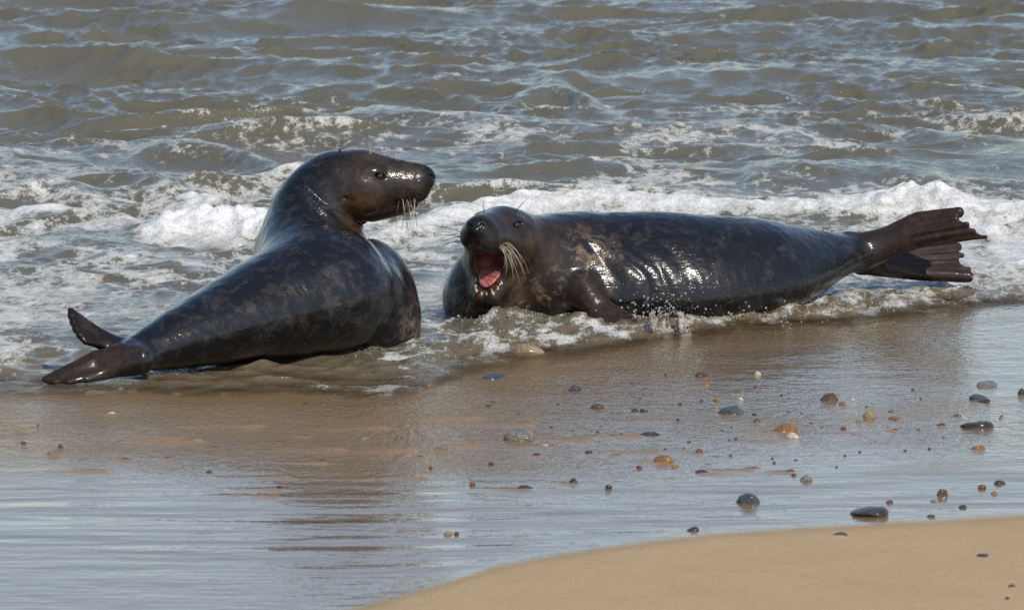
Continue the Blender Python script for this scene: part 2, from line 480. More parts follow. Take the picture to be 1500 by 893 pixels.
Z = 0.003 + 0.014 * sstep(0.0, 1.3, q) + shore * (swell[0] * aS + chop[0] * aC + rpl[0] * aR) * farfade
DX = shore * 0.5 * (chop[1] * aC + rpl[1] * aR) * farfade
DY = shore * 0.6 * (swell[1] * 0 + chop[2] * aC + rpl[2] * aR) * farfade

# breaking ridges of foam: crest line in the photograph, height, front and back width, lumpiness
foam = np.zeros_like(Z)
def ridge(pts, hs, wf, wb, lump, fo=1.0, seed=0):
    global Z, foam, DY
    P = []
    for (px, py), h in zip(pts, hs):
        P.append(onz(px, py, h)[:2])
    P = np.array(P); H = np.array(hs, float)
    x0, x1 = P[0, 0], P[-1, 0]
    yr = np.interp(X, P[:, 0], P[:, 1]) + 0.06 * perlin(X * 2.2, X * 0 + seed, 70 + seed) + 0.03 * perlin(X * 8, X * 0 + seed, 71 + seed)
    hh = np.interp(X, P[:, 0], H)
    ends = sstep(x0 - 0.12, x0 + 0.12, X) * sstep(x1 + 0.12, x1 - 0.12, X)
    d = Y - yr
    prof = np.where(d < 0, np.exp(-(np.abs(d) / wf) ** 2.6), np.exp(-(np.abs(d) / wb) ** 2))
    lum = 1 + lump * (0.55 * fbm(X * 5, Y * 4, 3, 80 + seed) + 0.45 * np.abs(perlin(X * 11, Y * 9, 83 + seed)))
    Z = np.where(ends > 0, Z * (1 - 0.7 * prof * ends) + hh * prof * ends * lum, Z)
    DY = DY - 0.18 * hh * prof * ends * sstep(-wf, 0.1, d)
    fm = np.where(d < 0, np.exp(-(np.abs(d) / (wf * 1.5)) ** 4), np.exp(-(np.abs(d) / (wb * 1.2)) ** 2)) * ends
    foam = np.maximum(foam, fo * fm * np.clip(hh / 0.05, 0, 1))
# long foam bore behind the right seal
ridge([(520, 352), (575, 335), (640, 308), (700, 297), (770, 286), (850, 279), (950, 284), (1050, 292), (1130, 298), (1190, 291), (1240, 287), (1290, 281),
       (1335, 273), (1390, 283), (1440, 297), (1500, 300), (1600, 296)],
      [.02, .045, .06, .065, .075, .08, .065, .06, .055, .075, .085, .11, .13, .11, .075, .07, .065], .26, .26, .5, .9, 1)
# breaker left of the left seal
ridge([(150, 352), (200, 338), (240, 322), (290, 310), (340, 306), (390, 308), (440, 315), (500, 330)],
      [.01, .03, .07, .10, .11, .11, .10, .05], .26, .22, .9, 1.0, 2)
ridge([(180, 222), (235, 208), (290, 204), (330, 208), (370, 224), (420, 240)], [.01, .04, .06, .055, .04, .02], .20, .35, .4, .50, 3)
ridge([(-40, 285), (20, 275), (70, 263), (100, 270), (150, 296)], [.04, .045, .06, .045, .02], .20, .3, .6, .60, 4)
ridge([(470, 178), (520, 162), (560, 158), (610, 166), (680, 172)], [.01, .035, .045, .04, .02], .3, .45, .4, .35, 5)
ridge([(740, 150), (780, 126), (805, 115), (830, 122), (870, 150), (930, 185)], [.02, .06, .085, .07, .03, .01], .30, .45, .3, .40, 6)
ridge([(1020, 118), (1050, 100), (1075, 97), (1110, 112)], [.02, .045, .045, .02], .3, .4, .4, .4, 7)
ridge([(1380, 400), (1430, 392), (1480, 385), (1560, 380)], [.01, .035, .04, .04], .25, .3, .6, .7, 8)
ridge([(-60, 358), (60, 352), (150, 350), (240, 372), (330, 392)], [.03, .035, .03, .02, .01], .25, .3, .5, .7, 9)
ridge([(1080, 262), (1100, 250), (1150, 243), (1250, 238), (1330, 244), (1400, 255)], [.01, .05, .06, .07, .06, .02], .32, .5, .25, .15, 10)

# foam cover over the sea
rows = [0, 60, 110, 160, 200, 240, 280, 320, 350, 390, 430, 470, 520, 600]
cols = [0, 250, 500, 750, 1000, 1250, 1500]
D = np.array([
 [.02, .04, .05, .06, .06, .05, .04],
 [.04, .06, .08, .10, .12, .10, .08],
 [.04, .06, .10, .20, .22, .18, .18],
 [.12, .16, .28, .38, .32, .32, .30],
 [.34, .38, .34, .40, .36, .38, .34],
 [.42, .38, .34, .30, .28, .28, .26],
 [.52, .46, .46, .46, .46, .46, .52],
 [.50, .56, .60, .62, .62, .62, .66],
 [.58, .56, .60, .66, .62, .60, .66],
 [.58, .52, .52, .60, .55, .60, .62],
 [.58, .52, .48, .50, .42, .52, .58],
 [.55, .46, .40, .44, .36, .42, .40],
 [.48, .40, .30, .34, .30, .30, .30],
 [.36, .30, .26, .26, .24, .24, .24]])
def table(PXv, PYv):
    fx = np.clip(np.interp(PXv, cols, np.arange(len(cols))), 0, len(cols) - 1.001)
    fy = np.clip(np.interp(PYv, rows, np.arange(len(rows))), 0, len(rows) - 1.001)
    i, j = fy.astype(int), fx.astype(int); a, b = fy - i, fx - j
    return (D[i, j] * (1 - b) + D[i, j + 1] * b) * (1 - a) + (D[i + 1, j] * (1 - b) + D[i + 1, j + 1] * b) * a
dens = table(PX, PY)
lx = X * 1.0 + 0.35 * perlin(X * 1.3, Y * 1.1, 91) + 0.10 * perlin(X * 4.5, Y * 3.6, 93); ly = Y + 0.40 * perlin(X * 1.2, Y * 1.0, 92) + 0.12 * perlin(X * 4.1, Y * 3.7, 94)
lace = 1 - np.abs(perlin(lx * 1.35, ly * 1.15, 95)) * 1.25
lace2 = 1 - np.abs(perlin(lx * 3.3, ly * 2.6, 97)) * 1.25
blot = 0.5 + 0.6 * fbm(lx * 0.8, ly * 0.7, 4, 99)
lace3 = 1 - np.abs(perlin(lx * 6.5, ly * 4.2, 103)) * 1.3
lacy = 0.34 * lace + 0.24 * lace2 + 0.20 * lace3 + 0.36 * blot - 0.21
cover = lacy + 0.035 + (dens - 0.5) * 1.15
crest = sstep(0.010, 0.035, chop[0] * aC + rpl[0] * aR) * dens * 0.5
foamv = np.maximum(np.clip(cover + crest, 0, 1.2), foam)
foamv = np.maximum(foamv, foam)

# turbulent wash round the right seal and between the two animals
def bump_at(px, py, rx, ry):
    c = onz(px, py, 0.0); return np.exp(-(((X - c[0]) / rx) ** 2 + ((Y - c[1]) / ry) ** 2))
turb = np.clip(bump_at(720, 480, .30, .5) + bump_at(830, 492, .36, .40) + bump_at(960, 482, .26, .32) + bump_at(1090, 474, .28, .40)
               + bump_at(1230, 458, .34, .50) + bump_at(1360, 448, .36, .5) + .6 * bump_at(640, 520, .3, .5) + .5 * bump_at(1450, 428, .3, .5), 0, 1.3) * sstep(0.05, 0.8, q)
wash = fbm(X * 4.5, Y * 3.0, 4, 110) * 0.030 + np.abs(perlin(X * 14, Y * 8, 112)) * 0.012
Z = Z + turb * (0.010 + wash)
# sharp little lip along the leading edge
lip = np.exp(-((q - 0.25) / 0.16) ** 2) * sstep(900, 500, PX) * (0.007 + 0.007 * perlin(X * 3.5, X * 0 + 5, 120) + 0.006 * perlin(X * 14, Y * 9, 121))
Z = Z + lip
G = ground_z(X, Y, False)
edge = sstep(-0.05, 0.42, q) ** 0.8
Z = np.where(q < 0.45, G - 0.006 + (Z - G + 0.006) * edge, Z)
depth = Z - G
foamv = foamv * sstep(0.05, 0.35, q)
tfo = np.clip(turb * 1.6, 0, 1) * (0.47 + 0.60 * fbm(X * 8, Y * 4.5, 4, 130))
foamv = np.maximum(foamv * (1 - 0.35 * np.clip(turb, 0, 1)), np.clip(tfo, 0, 0.85))
lipf = np.exp(-((q - 0.16) / 0.12) ** 2) * (0.36 + 0.6 * fbm(X * 9, Y * 5, 3, 131))
foamv = np.maximum(foamv, np.clip(lipf, 0, 0.7))
V = np.stack([X + DX, Y + DY, Z], -1).reshape(-1, 3)
surf = V.reshape(len(sy_), len(sx_), 3)
F = grid_faces(len(sx_), len(sy_))
qf = q.ravel()
keep = (qf[F].max(1) > -0.06)
F = F[keep]
used = np.zeros(len(V), bool); used[F.ravel()] = True
idx = np.cumsum(used) - 1
me = mesh_from('sea', V[used], idx[F])
add_float(me, 'foam', foamv.ravel()[used]); add_float(me, 'depth', depth.ravel()[used])
add_float(me, 'shallow', (sstep(1.7, -0.2, q + 0.4 * perlin(X * 0.8, Y * 0.8, 140))).ravel()[used])
add_float(me, 'turb', np.clip(turb, 0, 1).ravel()[used])
add_float(me, 'bore', np.clip(foam, 0, 1).ravel()[used])

m = Mat('sea_water')
v = m.coords()
fo, dp, sh, bo, tu = m.attr('foam'), m.attr('depth'), m.attr('shallow'), m.attr('bore'), m.attr('turb')
mud = m.mix(m.noise(v, 0.9, 3), (0.084, 0.077, 0.055), (0.115, 0.105, 0.076))
mud = m.mix(m.math('MULTIPLY', sh, 0.8), mud, (0.165, 0.110, 0.055))
f1 = m.noise(m.coords((1.0, 0.8, 1.0)), 9, 6, 0.68, 1.2)
f2 = m.noise(m.coords((1.0, 0.6, 1.0)), 40, 4, 0.66, 0.8)
fsum = m.math('ADD', fo, m.math('ADD', m.math('MULTIPLY', m.math('SUBTRACT', f1, 0.5), 0.95), m.math('MULTIPLY', m.math('SUBTRACT', f2, 0.5), 0.62)))
f3 = m.noise(v, 130, 3, 0.6, 0.5)
fsum = m.math('ADD', fsum, m.math('MULTIPLY', m.math('MULTIPLY', m.math('SUBTRACT', f3, 0.5), 1.3), tu))
# bubble holes pitted into the thick foam
vor = m.n('ShaderNodeTexVoronoi'); m.L.new(v, vor.inputs['Vector']); vor.inputs['Scale'].default_value = 70
vor2 = m.n('ShaderNodeTexVoronoi'); m.L.new(m.coords((1.0, 0.75, 1.0)), vor2.inputs['Vector']); vor2.inputs['Scale'].default_value = 19
pit = m.ramp(vor.outputs['Distance'], 0.10, 0.42)
holes = m.math('ADD', m.math('MULTIPLY', m.math('SUBTRACT', vor2.outputs['Distance'], 0.42), 0.36), m.math('MULTIPLY', m.math('SUBTRACT', vor.outputs['Distance'], 0.40), 0.20))
fsum = m.math('ADD', fsum, m.math('MULTIPLY', holes, m.math('SUBTRACT', 1.0, m.math('MULTIPLY', bo, 0.6))))
fmask = m.math('MULTIPLY', m.ramp(fsum, 0.53, 0.70), m.math('ADD', 0.80, m.math('MULTIPLY', bo, 0.2)))
hfoam = m.math('ADD', m.math('MULTIPLY', f2, 0.008), m.math('ADD', m.math('MULTIPLY', pit, 0.005), m.math('MULTIPLY', f1, 0.012)))
fb = m.bump(hfoam, 0.7, 1.0)
fdif = m.n('ShaderNodeBsdfPrincipled'); 
m.set(fdif.inputs['Base Color'], m.mix(m.ramp(fsum, 0.55, 1.15), (0.36, 0.35, 0.31), (0.68, 0.68, 0.67)))
fdif.inputs['Roughness'].default_value = 0.65; m.L.new(fb, fdif.inputs['Normal'])
w1 = m.noise(m.coords((1.0, 0.9, 1.0)), 11, 5, 0.6, 0.7)
w2 = m.noise(m.coords((1.0, 1.3, 1.0)), 55, 3, 0.55, 0.3)
wb = m.bump(m.math('ADD', m.math('MULTIPLY', w1, 0.020), m.math('MULTIPLY', w2, 0.0035)), m.math('ADD', 0.7, m.math('MULTIPLY', tu, 0.5)), 1.0)
m.P(Base_Color=mud, Roughness=0.06, IOR=1.333, Normal=wb)
mx = m.n('ShaderNodeMixShader'); m.L.new(fmask, mx.inputs[0]); m.L.new(m.p.outputs[0], mx.inputs[1]); m.L.new(fdif.outputs[0], mx.inputs[2])
tr = m.n('ShaderNodeBsdfTransparent')
mx2 = m.n('ShaderNodeMixShader'); m.L.new(m.ramp(dp, 0.000, 0.034), mx2.inputs[0]); m.L.new(tr.outputs[0], mx2.inputs[1]); m.L.new(mx.outputs[0], mx2.inputs[2])
m.L.new(mx2.outputs[0], m.out.inputs[0])
M_SEA = m.m
tag(link('sea', me, M_SEA), kind='structure', label='choppy olive sea with foam washing onto the beach')

# ================================================================== SIGNED DISTANCE MODELLING
def smin(a, b, k):
    h = np.clip(0.5 + 0.5 * (b - a) / k, 0, 1)
    return b + (a - b) * h - k * h * (1 - h)
def smax(a, b, k): return -smin(-a, -b, k)

def rcone(p, a, b, ra, rb):
    a = np.asarray(a, float); b = np.asarray(b, float)
    ab = b - a; t = np.clip(((p - a) @ ab) / (ab @ ab), 0, 1)
    return np.linalg.norm(p - a - t[:, None] * ab, axis=1) - (ra + t * (rb - ra))

def ellip(p, c, r, R=None):
    d = p - np.asarray(c, float)
    if R is not None: d = d @ R
    l = np.linalg.norm(d, axis=1) + 1e-9
    rho = np.linalg.norm(d / np.asarray(r, float), axis=1) + 1e-9
    return l * (1 - 1 / rho) if True else 0

def tri(p, a, b, c):
    a, b, c = (np.asarray(t, float) for t in (a, b, c))
    ba, cb, ac = b - a, c - b, a - c
    pa, pb, pc = p - a, p - b, p - c
    n = np.cross(ba, ac)
    def e(ed, pp):
        t = np.clip((pp @ ed) / (ed @ ed), 0, 1); w = t[:, None] * ed - pp
        return (w * w).sum(1)
    ins = (np.sign(pa @ np.cross(ba, n)) + np.sign(pb @ np.cross(cb, n)) + np.sign(pc @ np.cross(ac, n))) < 2
    d2 = np.where(ins, np.minimum(np.minimum(e(ba, pa), e(cb, pb)), e(ac, pc)), (pa @ n) ** 2 / (n @ n))
    return np.sqrt(d2)

def within(fn, p, c, rad):
    out = np.full(len(p), 0.4)
    dd = ((p - np.asarray(c)) ** 2).sum(1)
    k = dd < rad * rad
    out[~k] = np.sqrt(dd[~k]) - rad + 0.1
    if k.any(): out[k] = fn(p[k])
    return out

class Spine:
    """loft along a smooth curve; half widths to the side, upwards and downwards"""
    def __init__(s, pts, side, up, down, K=70, upvec=(0, 0, 1), e=2.0):
        s.e = e
        pts = np.array(pts, float); n = len(pts)
        t = np.arange(n); tt = np.linspace(0, n - 1, K)
        def cr(v):
            v = np.asarray(v, float); i = np.clip(tt.astype(int), 0, n - 2); f = tt - i
            g = lambda j: v[np.clip(j, 0, n - 1)]
            p0, p1, p2, p3 = g(i - 1), g(i), g(i + 1), g(i + 2)
            if v.ndim > 1: f = f[:, None]
            return 0.5 * (2 * p1 + (p2 - p0) * f + (2 * p0 - 5 * p1 + 4 * p2 - p3) * f ** 2 + (3 * p1 - p0 - 3 * p2 + p3) * f ** 3)
        s.P = cr(pts); s.w, s.u, s.d = cr(side), cr(up), cr(down)
        s.T = np.gradient(s.P, axis=0); s.T /= np.linalg.norm(s.T, axis=1)[:, None]
        U = np.asarray(upvec, float)
        s.S = np.cross(s.T, U); s.S /= np.linalg.norm(s.S, axis=1)[:, None]
        s.U = np.cross(s.S, s.T)
        s.arc = np.concatenate([[0], np.cumsum(np.linalg.norm(np.diff(s.P, axis=0), axis=1))])
    def param(s, p):
        d = ((p ** 2).sum(1)[:, None] - 2 * p @ s.P.T + (s.P ** 2).sum(1)[None])
        return d.argmin(1)
    def __call__(s, p):
        k = s.param(p); r = p - s.P[k]
        t = (r * s.T[k]).sum(1); K = len(s.arc)
        sa = s.arc[k] + t; sc = np.clip(sa, 0, s.arc[-1]); c = sa - sc
        a = (r * s.S[k]).sum(1); b = (r * s.U[k]).sum(1)
        w = np.interp(sc, s.arc, s.w); h = np.where(b > 0, np.interp(sc, s.arc, s.u), np.interp(sc, s.arc, s.d))
        l = np.sqrt(a * a + b * b + c * c) + 1e-9
        xe = (np.abs(a / w) ** s.e + np.abs(b / h) ** s.e) ** (2 / s.e)
        rho = np.sqrt(xe + (c / (0.9 * np.minimum(w, h))) ** 2) + 1e-9
        return l * (1 - 1 / rho)

def surface(sdf, lo, hi, h=0.005, block=8):
    lo = np.asarray(lo, float); n = (np.ceil((np.asarray(hi) - lo) / h / block).astype(int)) * block
    nb = n // block
    bi = np.stack(np.meshgrid(*[np.arange(k) for k in nb], indexing='ij'), -1).reshape(-1, 3)
    ctr = lo + (bi * block + (block - 1) / 2) * h
    dc = np.concatenate([sdf(ctr[i:i + 60000]) for i in range(0, len(ctr), 60000)])
    act = np.abs(dc) < block * h * 1.25
    F = np.where(dc < 0, -1.0, 1.0).astype(np.float32).reshape(nb)
    F = np.repeat(np.repeat(np.repeat(F, block, 0), block, 1), block, 2)
    off = np.stack(np.meshgrid(*[np.arange(block)] * 3, indexing='ij'), -1).reshape(-1, 3)
    ab = bi[act]
    for i in range(0, len(ab), 200):
        ii = (ab[i:i + 200, None] * block + off[None]).reshape(-1, 3)
        F[ii[:, 0], ii[:, 1], ii[:, 2]] = sdf(lo + ii * h)
    sg = F < 0
    c = sg[:-1, :-1, :-1].astype(np.uint8)
    s8 = sum(sg[a:a + n[0] - 1, b:b + n[1] - 1, d:d + n[2] - 1].astype(np.uint8) for a in (0, 1) for b in (0, 1) for d in (0, 1))
    ci = np.argwhere((s8 > 0) & (s8 < 8))
    ids = -np.ones(n - 1, np.int32); ids[ci[:, 0], ci[:, 1], ci[:, 2]] = np.arange(len(ci))
    acc = np.zeros((len(ci), 3)); cnt = np.zeros(len(ci))
    cor = [(a, b, d) for a in (0, 1) for b in (0, 1) for d in (0, 1)]
    for A in cor:
        for ax in range(3):
            if A[ax]: continue
            B = list(A); B[ax] = 1
            fa = F[ci[:, 0] + A[0], ci[:, 1] + A[1], ci[:, 2] + A[2]]; fb = F[ci[:, 0] + B[0], ci[:, 1] + B[1], ci[:, 2] + B[2]]
            ok = (fa < 0) != (fb < 0)
            t = np.where(ok, fa / np.where(ok, fa - fb, 1), 0)
            pos = np.array(A, float)[None] + np.eye(3)[ax][None] * t[:, None]
            acc += pos * ok[:, None]; cnt += ok
    verts = lo + (ci + acc / cnt[:, None]) * h
    faces = []
    for ax in range(3):
        u, w = (ax + 1) % 3, (ax + 2) % 3
        sl0 = [slice(1, -1)] * 3; sl1 = [slice(1, -1)] * 3
        sl0[ax] = slice(0, -1); sl1[ax] = slice(1, None)
        a, b = sg[tuple(sl0)], sg[tuple(sl1)]
        e = np.argwhere(a != b)
        base = e.copy(); base[:, u] += 1; base[:, w] += 1
        def cell(du, dw):
            q = base.copy(); q[:, u] -= du; q[:, w] -= dw
            return ids[q[:, 0], q[:, 1], q[:, 2]]
        f = np.stack([cell(1, 1), cell(0, 1), cell(0, 0), cell(1, 0)], 1)
        flip = ~a[e[:, 0], e[:, 1], e[:, 2]]
        f[flip] = f[flip][:, ::-1]
        faces.append(f)
    faces = np.concatenate(faces); faces = faces[(faces >= 0).all(1)]
    return verts, faces

def relax(verts, faces, it=2, lam=0.5):
    e = np.concatenate([faces[:, [i, (i + 1) % 4]] for i in range(4)])
    for _ in range(it):
        acc = np.zeros_like(verts); cnt = np.zeros(len(verts))
        np.add.at(acc, e[:, 0], verts[e[:, 1]]); np.add.at(cnt, e[:, 0], 1)
        np.add.at(acc, e[:, 1], verts[e[:, 0]]); np.add.at(cnt, e[:, 1], 1)
        verts = verts + lam * (acc / cnt[:, None] - verts)
    return verts

# ------------------------------------------------------------------ head of a grey seal: x to the nose, y to its left, z up
class Head:
    def __init__(s, origin, fwd, up, scale=1.0, jaw=0.0):
        f = np.array(fwd, float); f /= np.linalg.norm(f)
        l = np.cross(np.array(up, float), f); l /= np.linalg.norm(l)
        s.R = np.stack([f, l, np.cross(f, l)], 1); s.o = np.array(origin, float); s.k = scale; s.jaw = jaw
        c, n = math.cos(jaw), math.sin(jaw)
        s.J = np.array([[c, 0, -n], [0, 1, 0], [n, 0, c]])         # opens the jaw downwards about the hinge
        s.hinge = np.array([0.015, 0, -0.045])
    def local(s, p): return (p - s.o) @ s.R / s.k
    def world(s, p): return np.asarray(p, float) @ s.R.T * s.k + s.o
    def jl(s, p): return (p - s.hinge) @ s.J.T + s.hinge             # head space -> closed jaw space
    def jw(s, p): return s.world((np.asarray(p, float) - s.hinge) @ s.J + s.hinge)
    def parts(s, p):
        q = s.local(p); m = q.copy(); m[:, 1] = np.abs(m[:, 1])
        sk = ellip(m, (-0.025, 0, 0.000), (0.145, 0.110, 0.096))
        mz = rcone(m, (0.05, 0, 0.014), (0.208, 0, 0.010), 0.087, 0.054)
        mz = smin(mz, rcone(m, (0.07, 0.030, -0.008), (0.212, 0.026, -0.014), 0.058, 0.042), 0.03)
        mz = smin(mz, ellip(m, (0.243, 0, 0.016), (0.032, 0.036, 0.032)), 0.02)
        d = smin(sk, mz, 0.06)
        d = smin(d, ellip(m, (0.075, 0.058, 0.062), (0.035, 0.026, 0.016)), 0.022)       # brows
        d = smin(d, ellip(m, (0.04, 0.075, -0.02), (0.07, 0.04, 0.055)), 0.04)          # cheeks
        ce, se = math.cos(0.35), math.sin(0.35)
        d = smax(d, -ellip(m, (0.103, 0.080, 0.046), (0.018, 0.020, 0.0062), np.array([[ce, 0, se], [0, 1, 0], [-se, 0, ce]])), 0.006)    # eye slits
        d = smax(d, -rcone(m, (0.279, 0.008, 0.010), (0.258, 0.023, 0.030), 0.0050, 0.0045), 0.004)  # nostrils
        d = smax(d, -rcone(m, (0.283, 0, -0.005), (0.266, 0, -0.05), 0.004, 0.003), 0.004)
        d = smax(d, -rcone(m, (-0.005, 0.112, -0.012), (-0.02, 0.122, -0.02), 0.007, 0.004), 0.006)   # ear hole
        j = s.jl(q); j[:, 1] = np.abs(j[:, 1])
        jd = rcone(j, (0.03, 0.034, -0.068), (0.188, 0.020, -0.058), 0.048, 0.028)
        jd = smin(jd, rcone(j, (0.0, 0.0, -0.085), (0.15, 0, -0.075), 0.06, 0.03), 0.03)
        return q, j, d, jd
    def sdf(s, p): return within(s._sdf, p, s.world((0.06, 0, -0.02)), 0.42)
    def _sdf(s, p):
        q, j, d, jd = s.parts(p)
        if s.jaw > 0.05:
            # cheek skin stretched between the jaws
            a = abs(s.jaw); mid = np.array([math.cos(a * .5), 0, -math.sin(a * .5)])
            m = q.copy(); m[:, 1] = np.abs(m[:, 1])
            ck = rcone(m, s.hinge + mid * 0.00 + [0, 0.055, 0], s.hinge + mid * 0.085 + [0, 0.055, 0], 0.050, 0.030)
            d = smin(d, smin(jd, ck, 0.045), 0.03)
            # the cavity: between palate and tongue
            for t, w, h in ((0.07, 0.036, 0.026), (0.11, 0.046, 0.042), (0.15, 0.056, 0.058), (0.20, 0.062, 0.076), (0.25, 0.070, 0.10)):
                c = s.hinge + mid * t
                R = np.stack([mid, [0, 1, 0], [-mid[2], 0, mid[0]]], 1)
                d = smax(d, -ellip(q, c, (0.045, w, h), R), 0.010)
        else:
            d = smin(d, jd, 0.012)
        return d * s.k
    def mouth(s, p):
        """1 on the lining of the open mouth"""
        q, j, d, jd = s.parts(p)
        a = abs(s.jaw); mid = np.array([math.cos(a * .5), 0, -math.sin(a * .5)])
        R = np.stack([mid, [0, 1, 0], [-mid[2], 0, mid[0]]], 1)
        dd = np.full(len(p), 9.0)
        for t, w, h in ((0.07, 0.036, 0.026), (0.11, 0.046, 0.042), (0.15, 0.056, 0.058), (0.20, 0.062, 0.076), (0.25, 0.070, 0.10)):
            dd = np.minimum(dd, ellip(q, s.hinge + mid * t, (0.045, w, h), R))
        along = (q - s.hinge) @ mid
        return sstep(0.006, 0.000, dd) * sstep(0.20, 0.17, along)

# ------------------------------------------------------------------ flippers: digits with webbing
def flipper(p, root, tips, r_root, r_tip, thick, k=0.018, mids=None):
    """digits fan from the root; neighbouring digits share a web"""
    cc = np.mean([root] + list(tips), 0); rr = max(np.linalg.norm(np.asarray(t) - cc) for t in [root] + list(tips)) + 0.15
    return within(lambda pp: _flipper(pp, root, tips, r_root, r_tip, thick, k, mids), p, cc, rr)
def _flipper(p, root, tips, r_root, r_tip, thick, k, mids):
    root = np.asarray(root, float); d = np.full(len(p), 9.0); tips = [np.asarray(t, float) for t in tips]
    n = len(tips)
    for i, t in enumerate(tips):
        mid = root + (t - root) * 0.5 if mids is None else np.asarray(mids[i], float)
        rt = r_tip[i] if hasattr(r_tip, '__len__') else r_tip
        d = smin(d, np.minimum(rcone(p, root, mid, r_root, rt * 1.05 + 0.004), rcone(p, mid, t, rt * 1.05 + 0.004, rt)), k)
    for i in range(n - 1):
        a, b = root + (tips[i] - root) * 0.98, root + (tips[i + 1] - root) * 0.98
        d = smin(d, tri(p, root, a, b) - thick, k * 0.5)
        if mids is not None: d = smin(d, np.minimum(tri(p, np.asarray(mids[i]), a, b), tri(p, np.asarray(mids[i]), np.asarray(mids[i + 1]), b)) - thick, k * 0.5)
    return d

def grooves(v, tips, mids):
    """0 on the digits, 1 in the furrows between them"""
    d = np.full(len(v), 9.0)
    for t, mm in zip(tips, mids):
        mm = np.asarray(mm, float); t = np.asarray(t, float)
        d = np.minimum(d, rcone(v, mm + (mm - t) * 0.5, t, 0, 0))
    return sstep(0.001, 0.009, d)

def blend(c, w, to):
    w = np.clip(w, 0, 1)[:, None]
    return c * (1 - w) + np.asarray(to) * w

# ------------------------------------------------------------------ skin
def seal_material(name, dark, mid, pale, seed, heading):
    m = Mat(name)
    v = m.coords()
    off = m.n('ShaderNodeVectorMath', operation='ADD'); m.L.new(v, off.inputs[0]); off.inputs[1].default_value = (seed, seed * 2.1, 0)
    v = off.outputs[0]
    big = m.noise(v, 9.5, 6, 0.68, 0.8); fine = m.noise(v, 38, 5, 0.65, 0.3)
    spots = m.ramp(m.math('ADD', m.math('MULTIPLY', big, 0.72), m.math('MULTIPLY', fine, 0.28)), 0.50, 0.62)
    c = m.mix(spots, dark, mid)
    pl = m.ramp(m.math('ADD', m.math('MULTIPLY', m.noise(v, 16, 4, 0.65, 0.6), 0.75), m.math('MULTIPLY', fine, 0.25)), 0.50, 0.62)
    tint = m.attr('tint', 'Color'); tw = m.attr('tint', 'Alpha')
    c = m.mix(m.attr('tint_amount'), c, m.mix(m.ramp(m.math('ADD', m.math('MULTIPLY', fine, 0.5), m.math('MULTIPLY', m.noise(v, 15, 4, 0.65, 0.6), 0.5)), 0.40, 0.60, 0.0, 0.9), tint, m.mix(0.72, tint, (0.006, 0.005, 0.005))))
    c = m.mix(m.math('MULTIPLY', pl, m.attr('pale')), c, pale)
    # wet fur lying in clumps
    tcn = m.n('ShaderNodeTexCoord'); mpn = m.n('ShaderNodeMapping', vector_type='TEXTURE'); m.L.new(tcn.outputs['Object'], mpn.inputs[0])
    mpn.inputs['Rotation'].default_value = (0, 0, heading); mpn.inputs['Scale'].default_value = (2.6, 1.0, 0.85)      # hair lies along the body
    fu = m.noise(mpn.outputs[0], 62, 3, 0.55, 0.9)
    fu2 = m.noise(v, 24, 4, 0.55, 0.8)
    fv = m.noise(mpn.outputs[0], 170, 2, 0.5)
    h = m.math('ADD', m.math('MULTIPLY', fu, 0.0028), m.math('ADD', m.math('MULTIPLY', fu2, 0.0040), m.math('MULTIPLY', fv, 0.0006)))
    soft = m.math('SUBTRACT', 1.0, m.math('MULTIPLY', m.attr('smooth_skin'), 0.7))
    nb = m.bump(h, m.math('MULTIPLY', soft, 0.6), 1.0)
    m.P(Base_Color=c, Roughness=0.5, Normal=nb, Coat_Weight=m.math('SUBTRACT', 0.9, m.math('MULTIPLY', m.attr('smooth_skin'), 0.6)), Coat_Roughness=m.ramp(m.noise(v, 5, 4, 0.6), 0.3, 0.7, 0.09, 0.18), Coat_Normal=nb, Coat_IOR=1.4)
    m.p.inputs['Specular IOR Level'].default_value = 0.12
    return m.m

m = Mat('eye_surface'); m.P(Base_Color=(0.008, 0.006, 0.005, 1), Roughness=0.04, Coat_Weight=1.0); M_EYE = m.m
m = Mat('whisker_hair'); m.P(Base_Color=(0.42, 0.34, 0.24, 1), Roughness=0.35); M_WHISK = m.m
m = Mat('whisker_dark_hair'); m.P(Base_Color=(0.045, 0.035, 0.028, 1), Roughness=0.35); M_WHISKD = m.m
m = Mat('tooth_enamel'); m.P(Base_Color=m.mix(m.noise(m.coords(), 60, 3), (0.66, 0.42, 0.15), (0.80, 0.70, 0.48)), Roughness=0.25, Coat_Weight=0.5); M_TOOTH = m.m
m = Mat('tongue_flesh')
nb = m.bump(m.noise(m.coords(), 260, 3), 0.5, 0.003)
m.P(Base_Color=m.mix(m.noise(m.coords(), 30, 4), (0.30, 0.075, 0.075), (0.44, 0.15, 0.14)), Roughness=0.28, Normal=nb, Coat_Weight=0.6, Coat_Roughness=0.1, Subsurface_Weight=0.1); M_TONGUE = m.m

def tube(pts, r0, r1, sides=5):
    P = np.array(pts, float); n = len(P); T = np.gradient(P, axis=0); T /= np.linalg.norm(T, axis=1)[:, None]
    ref = np.array([0.31, 0.52, 0.79]); A = np.cross(T, ref); A /= np.linalg.norm(A, axis=1)[:, None]; B = np.cross(T, A)
    r = np.linspace(r0, r1, n); an = np.arange(sides) * 2 * np.pi / sides
    V = (P[:, None] + r[:, None, None] * (np.cos(an)[None, :, None] * A[:, None] + np.sin(an)[None, :, None] * B[:, None])).reshape(-1, 3)
    F = [[i * sides + j, i * sides + (j + 1) % sides, (i + 1) * sides + (j + 1) % sides, (i + 1) * sides + j] for i in range(n - 1) for j in range(sides)]
    return V, F

def bezier(a, b, c, n=9):
    t = np.linspace(0, 1, n)[:, None]; a, b, c = (np.asarray(k, float) for k in (a, b, c))
    return a * (1 - t) ** 2 + 2 * b * t * (1 - t) + c * t ** 2

